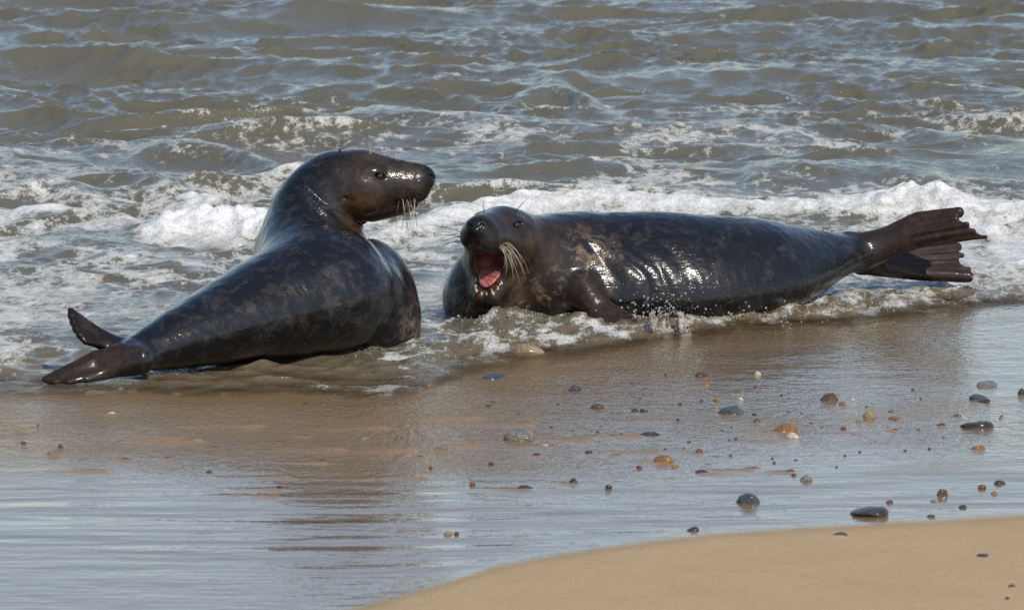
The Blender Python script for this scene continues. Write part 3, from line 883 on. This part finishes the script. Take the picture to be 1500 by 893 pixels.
def whisker(parent, a, b, c, r=0.0011, mat=None):
    V, F = tube(bezier(a, b, c), r, r * 0.25, 4)
    return link('whisker', mesh_from('whisker', V, F), mat or M_WHISK, parent)

def ball(center, r, R=None, n=12):
    V, F = [], []
    for i in range(n + 1):
        for j in range(2 * n):
            a, b = math.pi * i / n, math.pi * j / n
            V.append((math.sin(a) * math.cos(b), math.sin(a) * math.sin(b), math.cos(a)))
    for i in range(n):
        for j in range(2 * n):
            F.append((i * 2 * n + j, i * 2 * n + (j + 1) % (2 * n), (i + 1) * 2 * n + (j + 1) % (2 * n), (i + 1) * 2 * n + j))
    V = np.array(V) * np.asarray(r); V = V if R is None else V @ np.asarray(R).T
    return V + np.asarray(center), F[::-1] if False else F

def build_seal(name, sdf, lo, hi, paint, mat, h=0.005, relaxn=1):
    v, f = surface(sdf, lo, hi, h)
    v = relax(v, f, relaxn, 0.45)
    # gentle folds of blubber and skin
    me0 = mesh_from('body', v, f)
    nrm = np.empty(len(v) * 3, np.float32); me0.vertices.foreach_get('normal', nrm); nrm = nrm.reshape(-1, 3)
    bpy.data.meshes.remove(me0)
    col3, amt, pale, smo, disp = paint(v, nrm)
    v2 = v + nrm * disp[:, None]
    me = mesh_from('seal_body', v2, f)
    add_color(me, 'tint', col3); add_float(me, 'tint_amount', amt); add_float(me, 'pale', pale); add_float(me, 'smooth_skin', smo)
    root = bpy.data.objects.new(name, None); col.objects.link(root)
    c = v2.mean(0); root.location = (c[0], c[1], 0)
    link('body', me, mat, root).matrix_parent_inverse = Matrix.Identity(4)
    return root, v2, nrm

def settle(root):
    """children were made in world places: keep them there under the moved root"""
    for ch in root.children:
        ch.location = -root.location

BROWN_F, FLIP = np.array([0.056, 0.033, 0.021]), np.array([0.040, 0.023, 0.016])

# ------------------------------------------------------------------ LEFT SEAL: seen from behind its shoulder, head turned to the right
def L_(px, py, y): return W(px, py, y)
LS_body = Spine([L_(178, 524, -2.02), L_(205, 516, -1.95), L_(262, 494, -1.80), L_(330, 468, -1.62), L_(400, 446, -1.44), L_(460, 430, -1.30), L_(500, 428, -1.20), L_(526, 434, -1.14)],
                [.060, .085, .135, .20, .255, .285, .26, .20], [.055, .068, .105, .140, .195, .235, .225, .18], [.06, .075, .12, .17, .22, .25, .24, .22], e=1.8)
LS_neck = Spine([L_(492, 430, -1.02), L_(462, 385, -0.97), L_(459, 340, -0.93), L_(469, 300, -0.90), L_(492, 270, -0.89)],
                [.25, .23, .205, .165, .125], [.25, .240, .200, .168, .122], [.26, .235, .20, .165, .12], upvec=(-1, 0.2, 0))
LH = Head(L_(513, 268, -0.90), (0.985, -0.05, 0.015), (0.0, -0.20, 1.0), 1.20, 0.0)
LS_near_root, LS_far_root = L_(205, 527, -2.06), L_(178, 512, -1.92)
ln_tips = [L_(66, 555, -2.12), L_(71, 558, -2.14), L_(82, 560, -2.15), L_(100, 560, -2.16), L_(128, 556, -2.14)]
ln_mids = [L_(140, 518, -2.06), L_(139, 527, -2.08), L_(141, 536, -2.09), L_(147, 544, -2.10), L_(158, 549, -2.10)]
lf_tips = [L_(102, 453, -1.94), L_(103, 461, -1.96), L_(106, 471, -1.98), L_(110, 481, -2.0), L_(116, 491, -2.02), L_(124, 501, -2.03)]
lf_mids = [L_(140, 483, -1.93), L_(138, 487, -1.94), L_(137, 491, -1.95), L_(138, 495, -1.97), L_(140, 500, -1.98), L_(144, 505, -1.99)]
def seal_left(p):
    d = LS_body(p)
    nk = LS_neck(p)
    # chest swelling forward under the throat
    ch = ellip(p, L_(546, 448, -0.98), (.172, .22, .215))
    ch = smin(ch, ellip(p, L_(556, 480, -1.06), (.155, .19, .15)), 0.06)
    sh = ellip(p, L_(472, 404, -1.20), (.205, .22, .190))
    d = smin(d, sh, 0.06)
    nk = smin(nk, ch, 0.09)
    d = smin(d, nk, 0.036 + 0.15 * sstep(-0.64, -0.90, p[:, 0]))
    d = smin(d, LH.sdf(p), 0.045)
    d = smin(d, flipper(p, LS_near_root, ln_tips, 0.048, 0.017, 0.011, 0.013, ln_mids), 0.06)
    d = smin(d, flipper(p, LS_far_root, lf_tips, 0.028, 0.007, 0.007, 0.024, lf_mids), 0.03)
    return d
def paint_left(v, n):
    q = LH.local(v)
    N1 = noise3(v * 9, 1); N2 = noise3(v * 26, 2)
    face = sstep(-0.10, 0.06, q[:, 0] + 0.03 * N1) * sstep(0.28, 0.18, np.linalg.norm(q - [0.08, 0, 0], axis=1))
    cheek = np.exp(-(((q[:, 0] - 0.04) / .06) ** 2 + ((q[:, 2] + 0.055) / .05) ** 2)) * sstep(0.3, 0.2, np.linalg.norm(q, axis=1))
    px, py = proj(v[:, 0], v[:, 1], v[:, 2])
    nf = sstep(0.08, 0.0, flipper(v, LS_near_root, ln_tips, 0.054, 0.017, 0.011, 0.013, ln_mids)) * sstep(-1.32, -1.48, v[:, 0] + 0.04 * N1)
    ff = sstep(0.05, 0.0, flipper(v, LS_far_root, lf_tips, 0.034, 0.009, 0.008, 0.016, lf_mids) + 0.1 * sstep(-1.48, -1.40, v[:, 0]))
    chest = sstep(-0.42, -0.34, v[:, 0] + 0.04 * N1) * sstep(0.45, 0.25, v[:, 2])
    under = sstep(0.10, 0.03, v[:, 2] + 0.03 * N1)
    nose = sstep(0.225, 0.25, q[:, 0]) * sstep(-0.03, 0.0, q[:, 2])
    c = np.tile(BROWN_F, (len(v), 1)) * 0.50
    c = c + cheek[:, None] * np.array([0.10, 0.045, 0.012])
    c = blend(c, nf * 1.5, FLIP * 0.75)
    c = blend(c, ff * 1.5, FLIP * 0.3)
    c = blend(c, chest, np.array([0.045, 0.026, 0.018]))
    c = c * (1 - nose[:, None] * 0.85)
    amt = np.clip(np.maximum.reduce([face * 0.85, cheek, nf, ff, chest * 0.7, under * 0.3]), 0, 1)
    pale = np.clip(0.55 * sstep(-0.45, -0.38, v[:, 0]) * sstep(0.2, 0.08, v[:, 2]) + 0.12, 0, 1)
    smo = np.clip(np.maximum.reduce([nf * .8, ff * .8, face * 0.45]), 0, 1)
    disp = 0.004 * noise3(v * np.array([6, 6, 9]), 5) + 0.0012 * N2 * (1 - face)
    # folds where the neck bends
    a = 0.66 * q[:, 0] + 0.75 * q[:, 2]
    for c0, wd, amp in ((-0.062, .008, .009), (-0.092, .009, .010), (-0.128, .010, .007), (-0.165, .010, .004)):
        disp -= amp * np.exp(-((a - c0 + 0.006 * N1) / wd) ** 2) * sstep(-0.15, -0.07, q[:, 0]) * sstep(-1.17, -1.11, v[:, 1]) * sstep(0.35, 0.25, np.linalg.norm(q, axis=1))
    disp -= nf * 0.005 * grooves(v, ln_tips, ln_mids)
    return c, amt, pale, smo, disp
M_SEAL_L = seal_material('wet_seal_fur_blue_black', (0.0035, 0.004, 0.006, 1), (0.021, 0.021, 0.026, 1), (0.16, 0.115, 0.07, 1), 3.0, math.radians(43))
left, lv, lnm = build_seal('grey_seal', seal_left, (-1.80, -2.50, -0.12), (-0.16, -0.55, 0.80), paint_left, M_SEAL_L)
tag(left, 'dark wet seal with raised head in profile, its tail towards the lower left', 'seal', 'grey seals at the water edge')
for sgn in (-1, 1):
    V, F = ball(LH.world((0.101, 0.071 * sgn, 0.045)), np.array([.0125] * 3) * 1.15)
    link('eye', mesh_from('eye', V, F), M_EYE, left)
rw = random.Random(5)
for sgn in (-1, 1):
    for i in range(13):
        a = LH.world((0.165 + 0.012 * (i % 5), sgn * (0.052 - 0.003 * (i % 4)), -0.015 - 0.009 * (i // 4)))
        L = rw.uniform(0.09, 0.19)
        d1 = np.array([rw.uniform(-0.02, 0.03), -0.05 * (1 if sgn < 0 else -1), -0.35 * L])
        d2 = np.array([rw.uniform(-0.03, 0.04), -0.06 * (1 if sgn < 0 else -1), -L])
        whisker(left, a, a + d1, a + d2, 0.0014, M_WHISKD if i % 3 else M_WHISK)
for (dx, dz, bend) in ((0.150, 0.095, 0.0), (0.158, 0.05, 0.01), (0.175, 0.04, 0.02), (0.18, 0.03, 0.03), (0.07, .08, 0.0), (0.066, .06, -.005)):
    b0 = LH.world((dx, -0.012, 0.05 if dx > .1 else .095)); whisker(left, b0, b0 + [0.004, 0, dz * .6], b0 + [-0.006 + bend, 0, dz], 0.0015, M_WHISK)
settle(left)

# ------------------------------------------------------------------ RIGHT SEAL: facing the camera with its mouth wide open
RS_body = Spine([L_(770, 420, -0.30), L_(815, 420, -0.27), L_(870, 422, -0.235), L_(940, 424, -0.19), L_(1020, 420, -0.13), L_(1090, 410, -0.03), L_(1150, 398, 0.09), L_(1205, 380, 0.20), L_(1250, 371, 0.28), L_(1275, 366, 0.32)],
                [.21, .27, .325, .355, .350, .32, .25, .165, .095, .075], [.235, .275, .300, .312, .292, .258, .205, .122, .070, .056], [.14, .15, .18, .20, .20, .185, .145, .10, .07, .055], e=1.72)
RS_neck = Spine([L_(835, 395, -0.27), L_(795, 385, -0.36), L_(765, 372, -0.43), L_(745, 360, -0.48)],
                [.24, .22, .18, .145], [.218, .197, .163, .135], [.24, .235, .22, .17])
RH = Head(L_(741, 351, -0.50), (-0.37, -0.90, 0.19), (0.08, 0.10, 1.0), 1.22, 0.92)
rn_root, rf_root = L_(1268, 368, 0.29), L_(1262, 384, 0.36)
rn_tips = [L_(1404, 311, 0.22), L_(1400, 321, 0.19), L_(1416, 329, 0.17), L_(1426, 338, 0.16), L_(1444, 347, 0.15)]
rn_mids = [L_(1345, 320, 0.26), L_(1343, 331, 0.22), L_(1343, 341, 0.21), L_(1345, 351, 0.21), L_(1350, 359, 0.23)]
rf_tips = [L_(1402, 362, 0.54), L_(1409, 374, 0.50), L_(1403, 383, 0.47), L_(1419, 394, 0.44), L_(1418, 405, 0.42)]
rf_mids = [L_(1345, 369, 0.47), L_(1345, 378, 0.44), L_(1345, 386, 0.42), L_(1345, 394, 0.41), L_(1345, 401, 0.41)]
fr_root = L_(853, 426, -0.53)
fr_tips = [L_(926, 470, -0.68), L_(920, 479, -0.70), L_(908, 486, -0.72), L_(894, 490, -0.73), L_(880, 490, -0.72)]
def seal_right(p):
    d = RS_body(p)
    d = smin(d, RS_neck(p), 0.06)
    d = smin(d, ellip(p, L_(722, 442, -0.47), (.155, .15, .15)), 0.07)          # throat sinking into the water
    d = smin(d, ellip(p, L_(703, 434, -0.42), (.130, .13, .180)), 0.12)
    d = smin(d, ellip(p, L_(820, 430, -0.38), (.17, .16, .17)), 0.07)
    d = smin(d, RH.sdf(p), 0.045)
    # re-open the mouth where the throat has filled it
    a = RH.jaw; mid = np.array([math.cos(a * .5), 0, -math.sin(a * .5)]); q = RH.local(p)
    R = np.stack([mid, [0, 1, 0], [-mid[2], 0, mid[0]]], 1)
    for t, w, h in ((0.11, 0.046, 0.042), (0.15, 0.056, 0.058), (0.20, 0.062, 0.076), (0.25, 0.070, 0.10)):
        d = smax(d, -ellip(q, RH.hinge + mid * t, (0.045, w, h), R) * RH.k, 0.010)
    d = smin(d, flipper(p, rn_root, rn_tips, 0.062, [.025, .015, .014, .013, .013], 0.008, 0.007, rn_mids), 0.07)
    d = smin(d, flipper(p, rf_root, rf_tips, 0.050, [.023, .015, .013, .016, .028], 0.008, 0.007, rf_mids), 0.04)
    d = smin(d, ellip(p, L_(1240, 352, 0.31), (.045, .05, .035)), 0.03)           # tail stub
    d = smin(d, flipper(p, fr_root, fr_tips, 0.058, 0.014, 0.020, 0.03), 0.035)
    d = smin(d, rcone(p, L_(975, 478, -0.60), L_(988, 462, -0.60), .03, .022), 0.02)
    return d
def paint_right(v, n):
    q = RH.local(v); r = np.linalg.norm(q - [0.06, 0, -0.02], axis=1)
    N1 = noise3(v * 9, 3); N2 = noise3(v * 26, 4); N3 = noise3(v * 17, 6)
    face = sstep(0.30, 0.16, r + 0.03 * N1)
    neck = sstep(0.46, 0.28, r + 0.03 * N1) * (1 - face)
    mouth = RH.mouth(v)
    nf = sstep(0.06, 0.0, flipper(v, rn_root, rn_tips, 0.052, .012, 0.008, 0.018, rn_mids)) * sstep(1.22, 1.62, v[:, 0] + 0.05 * N1)
    ff = sstep(0.06, 0.0, flipper(v, rf_root, rf_tips, 0.046, .012, 0.008, 0.018, rf_mids)) * sstep(1.25, 1.5, v[:, 0] + 0.05 * N1)
    fr = sstep(0.03, 0.0, flipper(v, fr_root, fr_tips, 0.058, 0.014, 0.020, 0.03) + 0.04 * sstep(0.16, 0.24, v[:, 2]))
    nose = sstep(0.228, 0.25, q[:, 0]) * sstep(-0.03, 0.0, q[:, 2])
    c = np.tile(BROWN_F, (len(v), 1)) * 0.62
    c = c * (1 - nose[:, None] * 0.85)
    cheekp = np.exp(-(((q[:, 0] - 0.03) / .10) ** 2 + ((q[:, 2] + 0.10) / .10) ** 2))
    c = c + (cheekp * sstep(-0.2, 0.6, N3 + N1 * .5))[:, None] * np.array([0.06, 0.032, 0.008])
    c = blend(c, np.maximum(nf, ff) * 1.4, FLIP * 1.0)
    c = blend(c, fr * 1.2, FLIP * 0.8)
    lips = sstep(0.03, 0.0, np.abs(r - 0.2)) * 0
    depth_m = sstep(0.05, 0.16, (q - RH.hinge) @ np.array([math.cos(RH.jaw * .5), 0, -math.sin(RH.jaw * .5)]))
    pink = np.array([0.20, 0.055, 0.05])[None] * (1 - depth_m[:, None]) + np.array([0.38, 0.14, 0.12])[None] * depth_m[:, None]
    c = c * (1 - mouth[:, None]) + pink * mouth[:, None]
    amt = np.clip(np.maximum.reduce([face * 0.85, neck * 0.45, nf, ff, fr, mouth]), 0, 1)
    pale = np.clip(neck * 1.15 * sstep(0.42, 0.22, v[:, 2]) + face * 0.35 * sstep(-0.02, -0.10, q[:, 2]) + 0.03, 0, 1) * (1 - mouth) * (1 - fr)
    smo = np.clip(np.maximum.reduce([nf * .8, ff * .8, fr * .5, face * 0.4, mouth]), 0, 1)
    disp = (0.005 * noise3(v * np.array([6, 6, 9]), 8) + 0.0012 * N2 * (1 - face)) * (1 - mouth)
    disp -= nf * 0.004 * grooves(v, rn_tips, rn_mids) + ff * 0.004 * grooves(v, rf_tips, rf_mids)
    a = -q[:, 0]
    for c0, wd, amp in ((0.130, .009, .005), (0.165, .010, .006), (0.205, .010, .004), (0.25, .012, .004)):
        disp -= amp * np.exp(-((a - c0 + 0.015 * N1) / wd) ** 2) * sstep(0.10, 0.02, q[:, 2]) * sstep(0.05, -0.03, -q[:, 1]) * (1 - mouth)
    return c, amt, pale, smo, disp
M_SEAL_R = seal_material('wet_seal_fur_charcoal', (0.004, 0.004, 0.005, 1), (0.023, 0.022, 0.024, 1), (0.16, 0.112, 0.070, 1), 11.0, math.radians(15))
right, rv, rnm = build_seal('grey_seal', seal_right, (-0.42, -1.05, -0.16), (1.98, 0.62, 0.56), paint_right, M_SEAL_R)
tag(right, 'dark wet seal with wide open pink mouth and raised brown tail flippers', 'seal', 'grey seals at the water edge')
for sgn in (-1, 1):
    V, F = ball(RH.world((0.101, 0.071 * sgn, 0.045)), np.array([.0125] * 3) * 1.1)
    link('eye', mesh_from('eye', V, F), M_EYE, right)
# tongue and teeth
tv, tf = ball((0, 0, 0), (0.075, 0.038, 0.014), None, 14)
tv[:, 2] += -0.010 * (tv[:, 1] / 0.034) ** 2 * -1 + 0.012 * np.sin(tv[:, 0] * 20)
tv = np.array(RH.jw(tv + np.array([0.105, 0, -0.036])))
link('tongue', mesh_from('tongue', tv, tf), M_TONGUE, right)
def tooth(base, tip, r):
    V, F = tube(bezier(base, (np.asarray(base) + np.asarray(tip)) / 2 + 0.0, tip, 5), r, r * 0.15, 7)
    link('tooth', mesh_from('tooth', V, F), M_TOOTH, right)
for sgn in (-1, 1):
    for i, (tx, ty, ln, r) in enumerate(((0.199, 0.009, .004, .0055), (0.192, 0.027, .015, .0085), (0.170, 0.038, .006, .0075), (0.148, 0.043, .006, .0075), (0.126, 0.045, .005, .0065))):
        tooth(RH.jw((tx, ty * sgn, -0.042)), RH.jw((tx - 0.002, ty * sgn * 1.02, -0.030 + ln)), r)
rw = random.Random(8)
for sgn in (-1, 1):
    for i in range(14):
        a = RH.world((0.165 + 0.013 * (i % 4), sgn * (0.058 - 0.003 * (i % 4)), -0.008 - 0.009 * (i // 4)))
        L = rw.uniform(0.10, 0.19)
        if sgn < 0:      # its right side: seen dark against the foam at the left of the picture
            t = rw.uniform(-0.45, 0.35)
            d2 = np.array([-math.cos(t), -0.1, -math.sin(t) * 0.8]) * L; d1 = d2 * 0.5 + np.array([0, 0, 0.03])
            whisker(right, a, a + d1, a + d2, 0.0015, M_WHISKD)
        else:
            d2 = np.array([rw.uniform(0.15, 0.75), -0.35, -rw.uniform(0.5, 1.0)]) * L; d1 = d2 * 0.5 + np.array([0.03, -0.02, 0.025])
            whisker(right, a, a + d1, a + d2, 0.0014, M_WHISK)
for sgn in (-1, 1):
    for i in range(3):
        a = RH.world((0.075 + 0.008 * i, 0.05 * sgn, 0.078)); d2 = np.array([0.05 * (1 if sgn > 0 else -.5) + 0.015 * i, 0, 0.06 + 0.01 * i])
        whisker(right, a, a + d2 * .5 + [0, 0, .01], a + d2, 0.0009, M_WHISKD)
settle(right)

# ================================================================== PEBBLES
PCOL = {SLATE: ((0.030, 0.038, 0.052), (0.075, 0.088, 0.11)), AMBER: ((0.17, 0.078, 0.022), (0.33, 0.18, 0.06)), RUST: ((0.09, 0.028, 0.014), (0.18, 0.060, 0.026)),
        BLACK: ((0.014, 0.013, 0.014), (0.055, 0.052, 0.052)), GREY: ((0.10, 0.095, 0.08), (0.26, 0.24, 0.20)), CREAM: ((0.48, 0.40, 0.28), (0.66, 0.60, 0.48)),
        BROWN: ((0.055, 0.030, 0.020), (0.13, 0.075, 0.050)), TAN: ((0.20, 0.14, 0.075), (0.36, 0.27, 0.16))}
PM = {}
for k, (a, b) in PCOL.items():
    m = Mat('pebble_' + k)
    v = m.coords(kind='Object'); oi = m.n('ShaderNodeObjectInfo')
    ad = m.n('ShaderNodeVectorMath', operation='ADD'); m.L.new(v, ad.inputs[0]); m.L.new(oi.outputs['Location'], ad.inputs[1])
    n1 = m.noise(ad.outputs[0], 1.6, 5, 0.65, 0.4); n2 = m.noise(ad.outputs[0], 6, 4, 0.6)
    c = m.mix(m.ramp(n1, 0.3, 0.7), a, b)
    c = m.mix(m.ramp(n2, 0.62, 0.72, 0, 0.5), c, tuple(min(1, t * 1.9 + .02) for t in b))
    m.P(Base_Color=c, Roughness=0.5, Coat_Weight=0.3, Coat_Roughness=0.15, Normal=m.bump(n2, 0.5, 0.3))
    PM[k] = m.m
import bmesh
def stone_mesh(seed, sub=3, kind=0):
    bm = bmesh.new(); bmesh.ops.create_icosphere(bm, subdivisions=sub, radius=1.0)
    v = np.array([t.co[:] for t in bm.verts]); r = np.random.RandomState(seed)
    for _ in range(5 if kind == 0 else 9):                  # knocked-off facets
        nn = r.normal(size=3); nn /= np.linalg.norm(nn); o = r.uniform(0.55, 0.88) if kind else r.uniform(0.70, 0.94)
        d = v @ nn - o; v = v - np.where(d > 0, d * 0.8, 0)[:, None] * nn
    v = v * (1 + 0.16 * noise3(v * 1.3, seed)[:, None] + 0.05 * noise3(v * 4, seed + 1)[:, None])
    for t, c in zip(bm.verts, v): t.co = c
    me = bpy.data.meshes.new('pebble'); bm.to_mesh(me); bm.free()
    me.polygons.foreach_set('use_smooth', np.ones(len(me.polygons), bool))
    return me
SM = [stone_mesh(100 + i, 3, i % 2) for i in range(10)]
SMS = [stone_mesh(200 + i, 2, i % 2) for i in range(6)]
rp = random.Random(21)
mesh_cache = {}
def stone(px, py, wd, ht, kd, lab, group, big=True, idx=0, shape=None):
    g = ground_pt(px, py - ht * 0.15)
    dist = np.linalg.norm(g - CAM); sc = dist / FPX
    base = (SM if big else SMS)[idx % (10 if big else 6)]
    key = (base.name, kd)
    if key not in mesh_cache:
        c = base.copy(); c.materials.clear(); c.materials.append(PM[kd]); mesh_cache[key] = c
    o = bpy.data.objects.new('pebble', mesh_cache[key]); col.objects.link(o)
    rx = wd * sc * 0.56; rz = ht * sc * 0.80
    o.scale = (rx, rx * rp.uniform(0.75, 1.05), rz)
    o.rotation_euler = (rp.uniform(-.12, .12), rp.uniform(-.15, .15), rp.uniform(-0.5, 0.5) + (math.pi if rp.random() < .5 else 0))
    zz = float(ground_z(g[0], g[1]))
    o.location = (g[0], g[1], zz - rz * 0.03)
    tag(o, lab, 'pebble', group)
    return o
for i, (px, py, wd, ht, kd, tail, lab) in enumerate(stones):
    o = stone(px, py, wd, ht, kd, lab, 'pebbles on the beach', wd > 13, i)
    if kd == TAN and wd > 45: o.location.z += 0.012
# the countless-looking but countable specks of grit between them
tiny = {BLACK: 'speck-sized black pebble on the wet sand', RUST: 'speck-sized rust red pebble on the wet sand', AMBER: 'speck-sized orange pebble on the wet sand',
        BROWN: 'speck-sized brown pebble on the wet sand', CREAM: 'speck-sized pale pebble on the wet sand'}
n = 0; specks = []
while n < 62:
    px = rp.uniform(0, 1500) if rp.random() < .15 else rp.triangular(600, 1500, 1150); py = rp.triangular(545, 740, 610)
    g = ground_pt(px, py)
    if g[1] > water_y0(g[0]) - 0.25 or g[1] < dry_y0(g[0]) + 0.3: continue
    if any(abs(px - s[0]) < 18 and abs(py - s[1]) < 10 for s in stones): continue
    if py > 690 and px < 1000 and rp.random() < .7: continue
    kd = rp.choices([BLACK, RUST, AMBER, BROWN, CREAM], [6, 3, 0.8, 6, 0.3])[0]
    w = rp.uniform(3.0, 6.0)
    specks.append((px, py, kd, stone(px, py, w, w * rp.uniform(.45, .8), kd, tiny[kd], 'speck-sized pebbles strewn over the wet sand', False, rp.randrange(6))))
    n += 1
CN = {BLACK: 'black', RUST: 'rust red', AMBER: 'orange', BROWN: 'brown', CREAM: 'pale'}
anchors = [(1149, 634, 'largest amber pebble'), (1073, 608, 'smooth blue-black rounded pebble'), (975, 678, 'amber wedge-shaped pebble'), (761, 646, 'pale grey pointed stone'),
           (1097, 738, 'round blue-grey pebble in the film'), (1272, 756, 'big dark stone'), (1433, 626, 'long low blackish stone'), (1213, 588, 'wedge-shaped dark brown pebble'),
           (1273, 613, 'tan upright pebble'), (722, 555, 'long blue-black stone'), (645, 660, 'dark grey lumpy pebble'), (628, 567, 'orange stone at the wash'), (411, 717, 'blackish pebble with rust tail'),
           (89, 657, 'dark red pebble at far left'), (290, 647, 'low tan stone'), (953, 637, 'thin long black pebble'), (842, 573, 'blue-grey pebble below the splash'), (1181, 705, 'greyish brown round pebble'),
           (183, 674, 'rust pebble at left'), (473, 677, 'brown pebble at centre left'), (1028, 552, 'red-brown pebble in the reflection'), (1433, 585, 'slate blue flat pebble'), (770, 717, 'flat dark pebble at lower centre')]
seen = {}
for px, py, kd, o in specks:
    ax, ay, an = min(anchors, key=lambda a: (a[0] - px) ** 2 + (3 * (a[1] - py)) ** 2)
    dx, dy = px - ax, (py - ay) * 3
    side = ('right of' if dx > 0 else 'left of') if abs(dx) > abs(dy) else ('in front of' if dy > 0 else 'behind')
    seen.setdefault((kd, side, an), []).append((dx * dx + dy * dy, o))
ORD = ['nearest', 'second nearest', 'third nearest', 'fourth nearest', 'fifth nearest', 'sixth nearest', 'seventh nearest', 'eighth nearest']
for (kd, side, an), lst in seen.items():
    for k, (_, o) in enumerate(sorted(lst, key=lambda t: t[0])):
        o['label'] = ('tiny %s speck of a pebble %s the %s' % (CN[kd], side, an)) if len(lst) == 1 else ('tiny %s pebble speck, %s %s the %s' % (CN[kd], ORD[min(k, 7)], side, an))

# ================================================================== SPLASH AND DROPS
m = Mat('splash_water'); v = m.coords()
m.P(Base_Color=(0.93, 0.90, 0.84, 1), Roughness=0.05, IOR=1.33, Transmission_Weight=0.75, Normal=m.bump(m.noise(v, 90, 3), 0.5, 0.01)); M_SPL = m.m
def drops(name, label, pts, rads):
    base, bf = ball((0, 0, 0), 1.0, None, 4); bf = np.array(bf)
    V = np.concatenate([base * r + p for p, r in zip(pts, rads)]); F = np.concatenate([bf + i * len(base) for i in range(len(pts))])
    o = link(name, mesh_from(name, V, F), M_SPL); tag(o, label, 'water drops', kind='stuff'); return o
rd = np.random.RandomState(4)
pts, rads = [], []
for (cx, cy, sx, sy, yy, k) in ((985, 455, 24, 20, -.68, 140), (945, 462, 26, 18, -.72, 110), (1090, 462, 30, 16, -.50, 60), (890, 490, 50, 9, -.84, 120), (1160, 446, 40, 10, -.3, 35), (810, 492, 55, 8, -.80, 90), (1150, 458, 50, 8, -.4, 30),
                                (1050, 430, 50, 30, -.46, 18), (1250, 440, 70, 8, -.1, 40), (700, 462, 30, 8, -.75, 25), (1370, 430, 50, 8, .1, 25)):
    for _ in range(k):
        p = W(cx + rd.normal() * sx, cy - abs(rd.normal()) * sy + 6, yy + rd.normal() * .05)
        if p[2] > 0.01: pts.append(p); rads.append(.0008 + .0045 * rd.rand() ** 3)
drops('spray_drops', 'clear water drops thrown up round the open-mouthed seal', pts, rads)
pts, rads = [], []
for _ in range(60):
    t = rd.rand(); p = W(1425 + 14 * t + rd.normal() * 2.5, 404 + 45 * t ** 1.3, .27 + rd.normal() * .01); pts.append(p); rads.append(rd.uniform(.0015, .0035))
drops('drip_drops', 'string of drops falling from the lower tail flipper', pts, rads)
cand = np.argwhere((turb > 0.12) & (q > 0.12) & (np.abs(X) < 3))
wgt = (turb[cand[:, 0], cand[:, 1]] * np.clip(0.35 + fbm(X[cand[:, 0], cand[:, 1]] * 5, Y[cand[:, 0], cand[:, 1]] * 3, 3, 150), 0.02, 2)); wgt /= wgt.sum()
pk = cand[rd.choice(len(cand), 1100, replace=False, p=wgt)]
drops('wash_bubbles', 'small bright bubbles riding on the brown wash round the seals', surf[pk[:, 0], pk[:, 1]] + [0, 0, .001], .0008 + .0042 * rd.rand(len(pk)) ** 2.5)
# thrown-up tongues of water
m = Mat('foaming_splash'); v = m.coords()
m.P(Base_Color=m.mix(m.ramp(m.noise(v, 40, 4), .4, .65), (0.70, 0.60, 0.46), (0.90, 0.89, 0.86)), Roughness=0.06, IOR=1.33, Transmission_Weight=0.55, Normal=m.bump(m.noise(v, 70, 4, .6), 0.8, 0.012)); M_SPF = m.m
def splash(cx, cy, y, w, hgt, lean, seed, label):
    r = np.random.RandomState(seed); blobs = []
    for i in range(95):
        t = r.uniform(-1, 1); pr = (0.35 + 0.65 * (0.5 + 0.5 * float(perlin(np.array(t * 3.1), np.array(seed * 1.7), seed)))) * (1 - abs(t) ** 2.5)
        hh = pr * r.uniform(0.45, 1.0)
        yo = 0.05 * math.cos(t * 1.6) + r.normal() * .012
        a = W(cx + t * w, cy, y - yo); b = W(cx + t * w * 1.12 + lean * hh + r.normal() * 2, cy - hh * hgt, y - yo * 1.5 + r.normal() * .012)
        blobs.append((a, b, r.uniform(.0035, .007), r.uniform(.0018, .0035)))
    P = np.array([b[0] for b in blobs] + [b[1] for b in blobs])
    def f(p):
        d = np.full(len(p), 9.)
        for a, b, ra, rb in blobs: d = smin(d, rcone(p, a, b, ra, rb), 0.009)
        return d + 0.003 * noise3(p * 40, seed) + 0.0015 * noise3(p * 110, seed)
    v, fc = surface(f, P.min(0) - .05, P.max(0) + .05, 0.0045)
    o = link('splash', mesh_from('splash', v, fc), M_SPF); tag(o, label, 'splash', 'splashes of water round the right seal')
splash(956, 497, -.76, 30, 54, 10, 1, 'upright splash of brownish water beside the front flipper of the open-mouthed seal')
splash(1001, 492, -.72, 9, 52, -8, 4, 'thin curl of white water standing right of the dark flipper tip')
# a fly on the crown of the left seal
fb_ = W(498, 221, -0.91)
fv_, ff_ = ball((0, 0, 0), (0.0065, 0.0032, 0.0034), None, 5)
m = Mat('fly_black'); m.P(Base_Color=(0.008, 0.008, 0.009, 1), Roughness=0.3); MF = m.m
fly = bpy.data.objects.new('fly', None); col.objects.link(fly); fly.location = fb_
link('body', mesh_from('fly_body', fv_ + [0, 0, .003], ff_), MF, fly)
for sg_ in (-1, 1):
    wv = np.array([(0.002, 0.001 * sg_, .0062), (-0.009, 0.002 * sg_, .0066), (-0.008, 0.007 * sg_, .0060), (-0.001, 0.004 * sg_, .0058)])
    wv = np.concatenate([wv, wv + [0, 0, .0005]])
    link('wing', mesh_from('fly_wing', wv, [(3, 2, 1, 0), (4, 5, 6, 7), (0, 1, 5, 4), (1, 2, 6, 5), (2, 3, 7, 6), (3, 0, 4, 7)], False), MF, fly)
tag(fly, 'tiny black fly sitting on the crown of the seal in profile', 'fly')
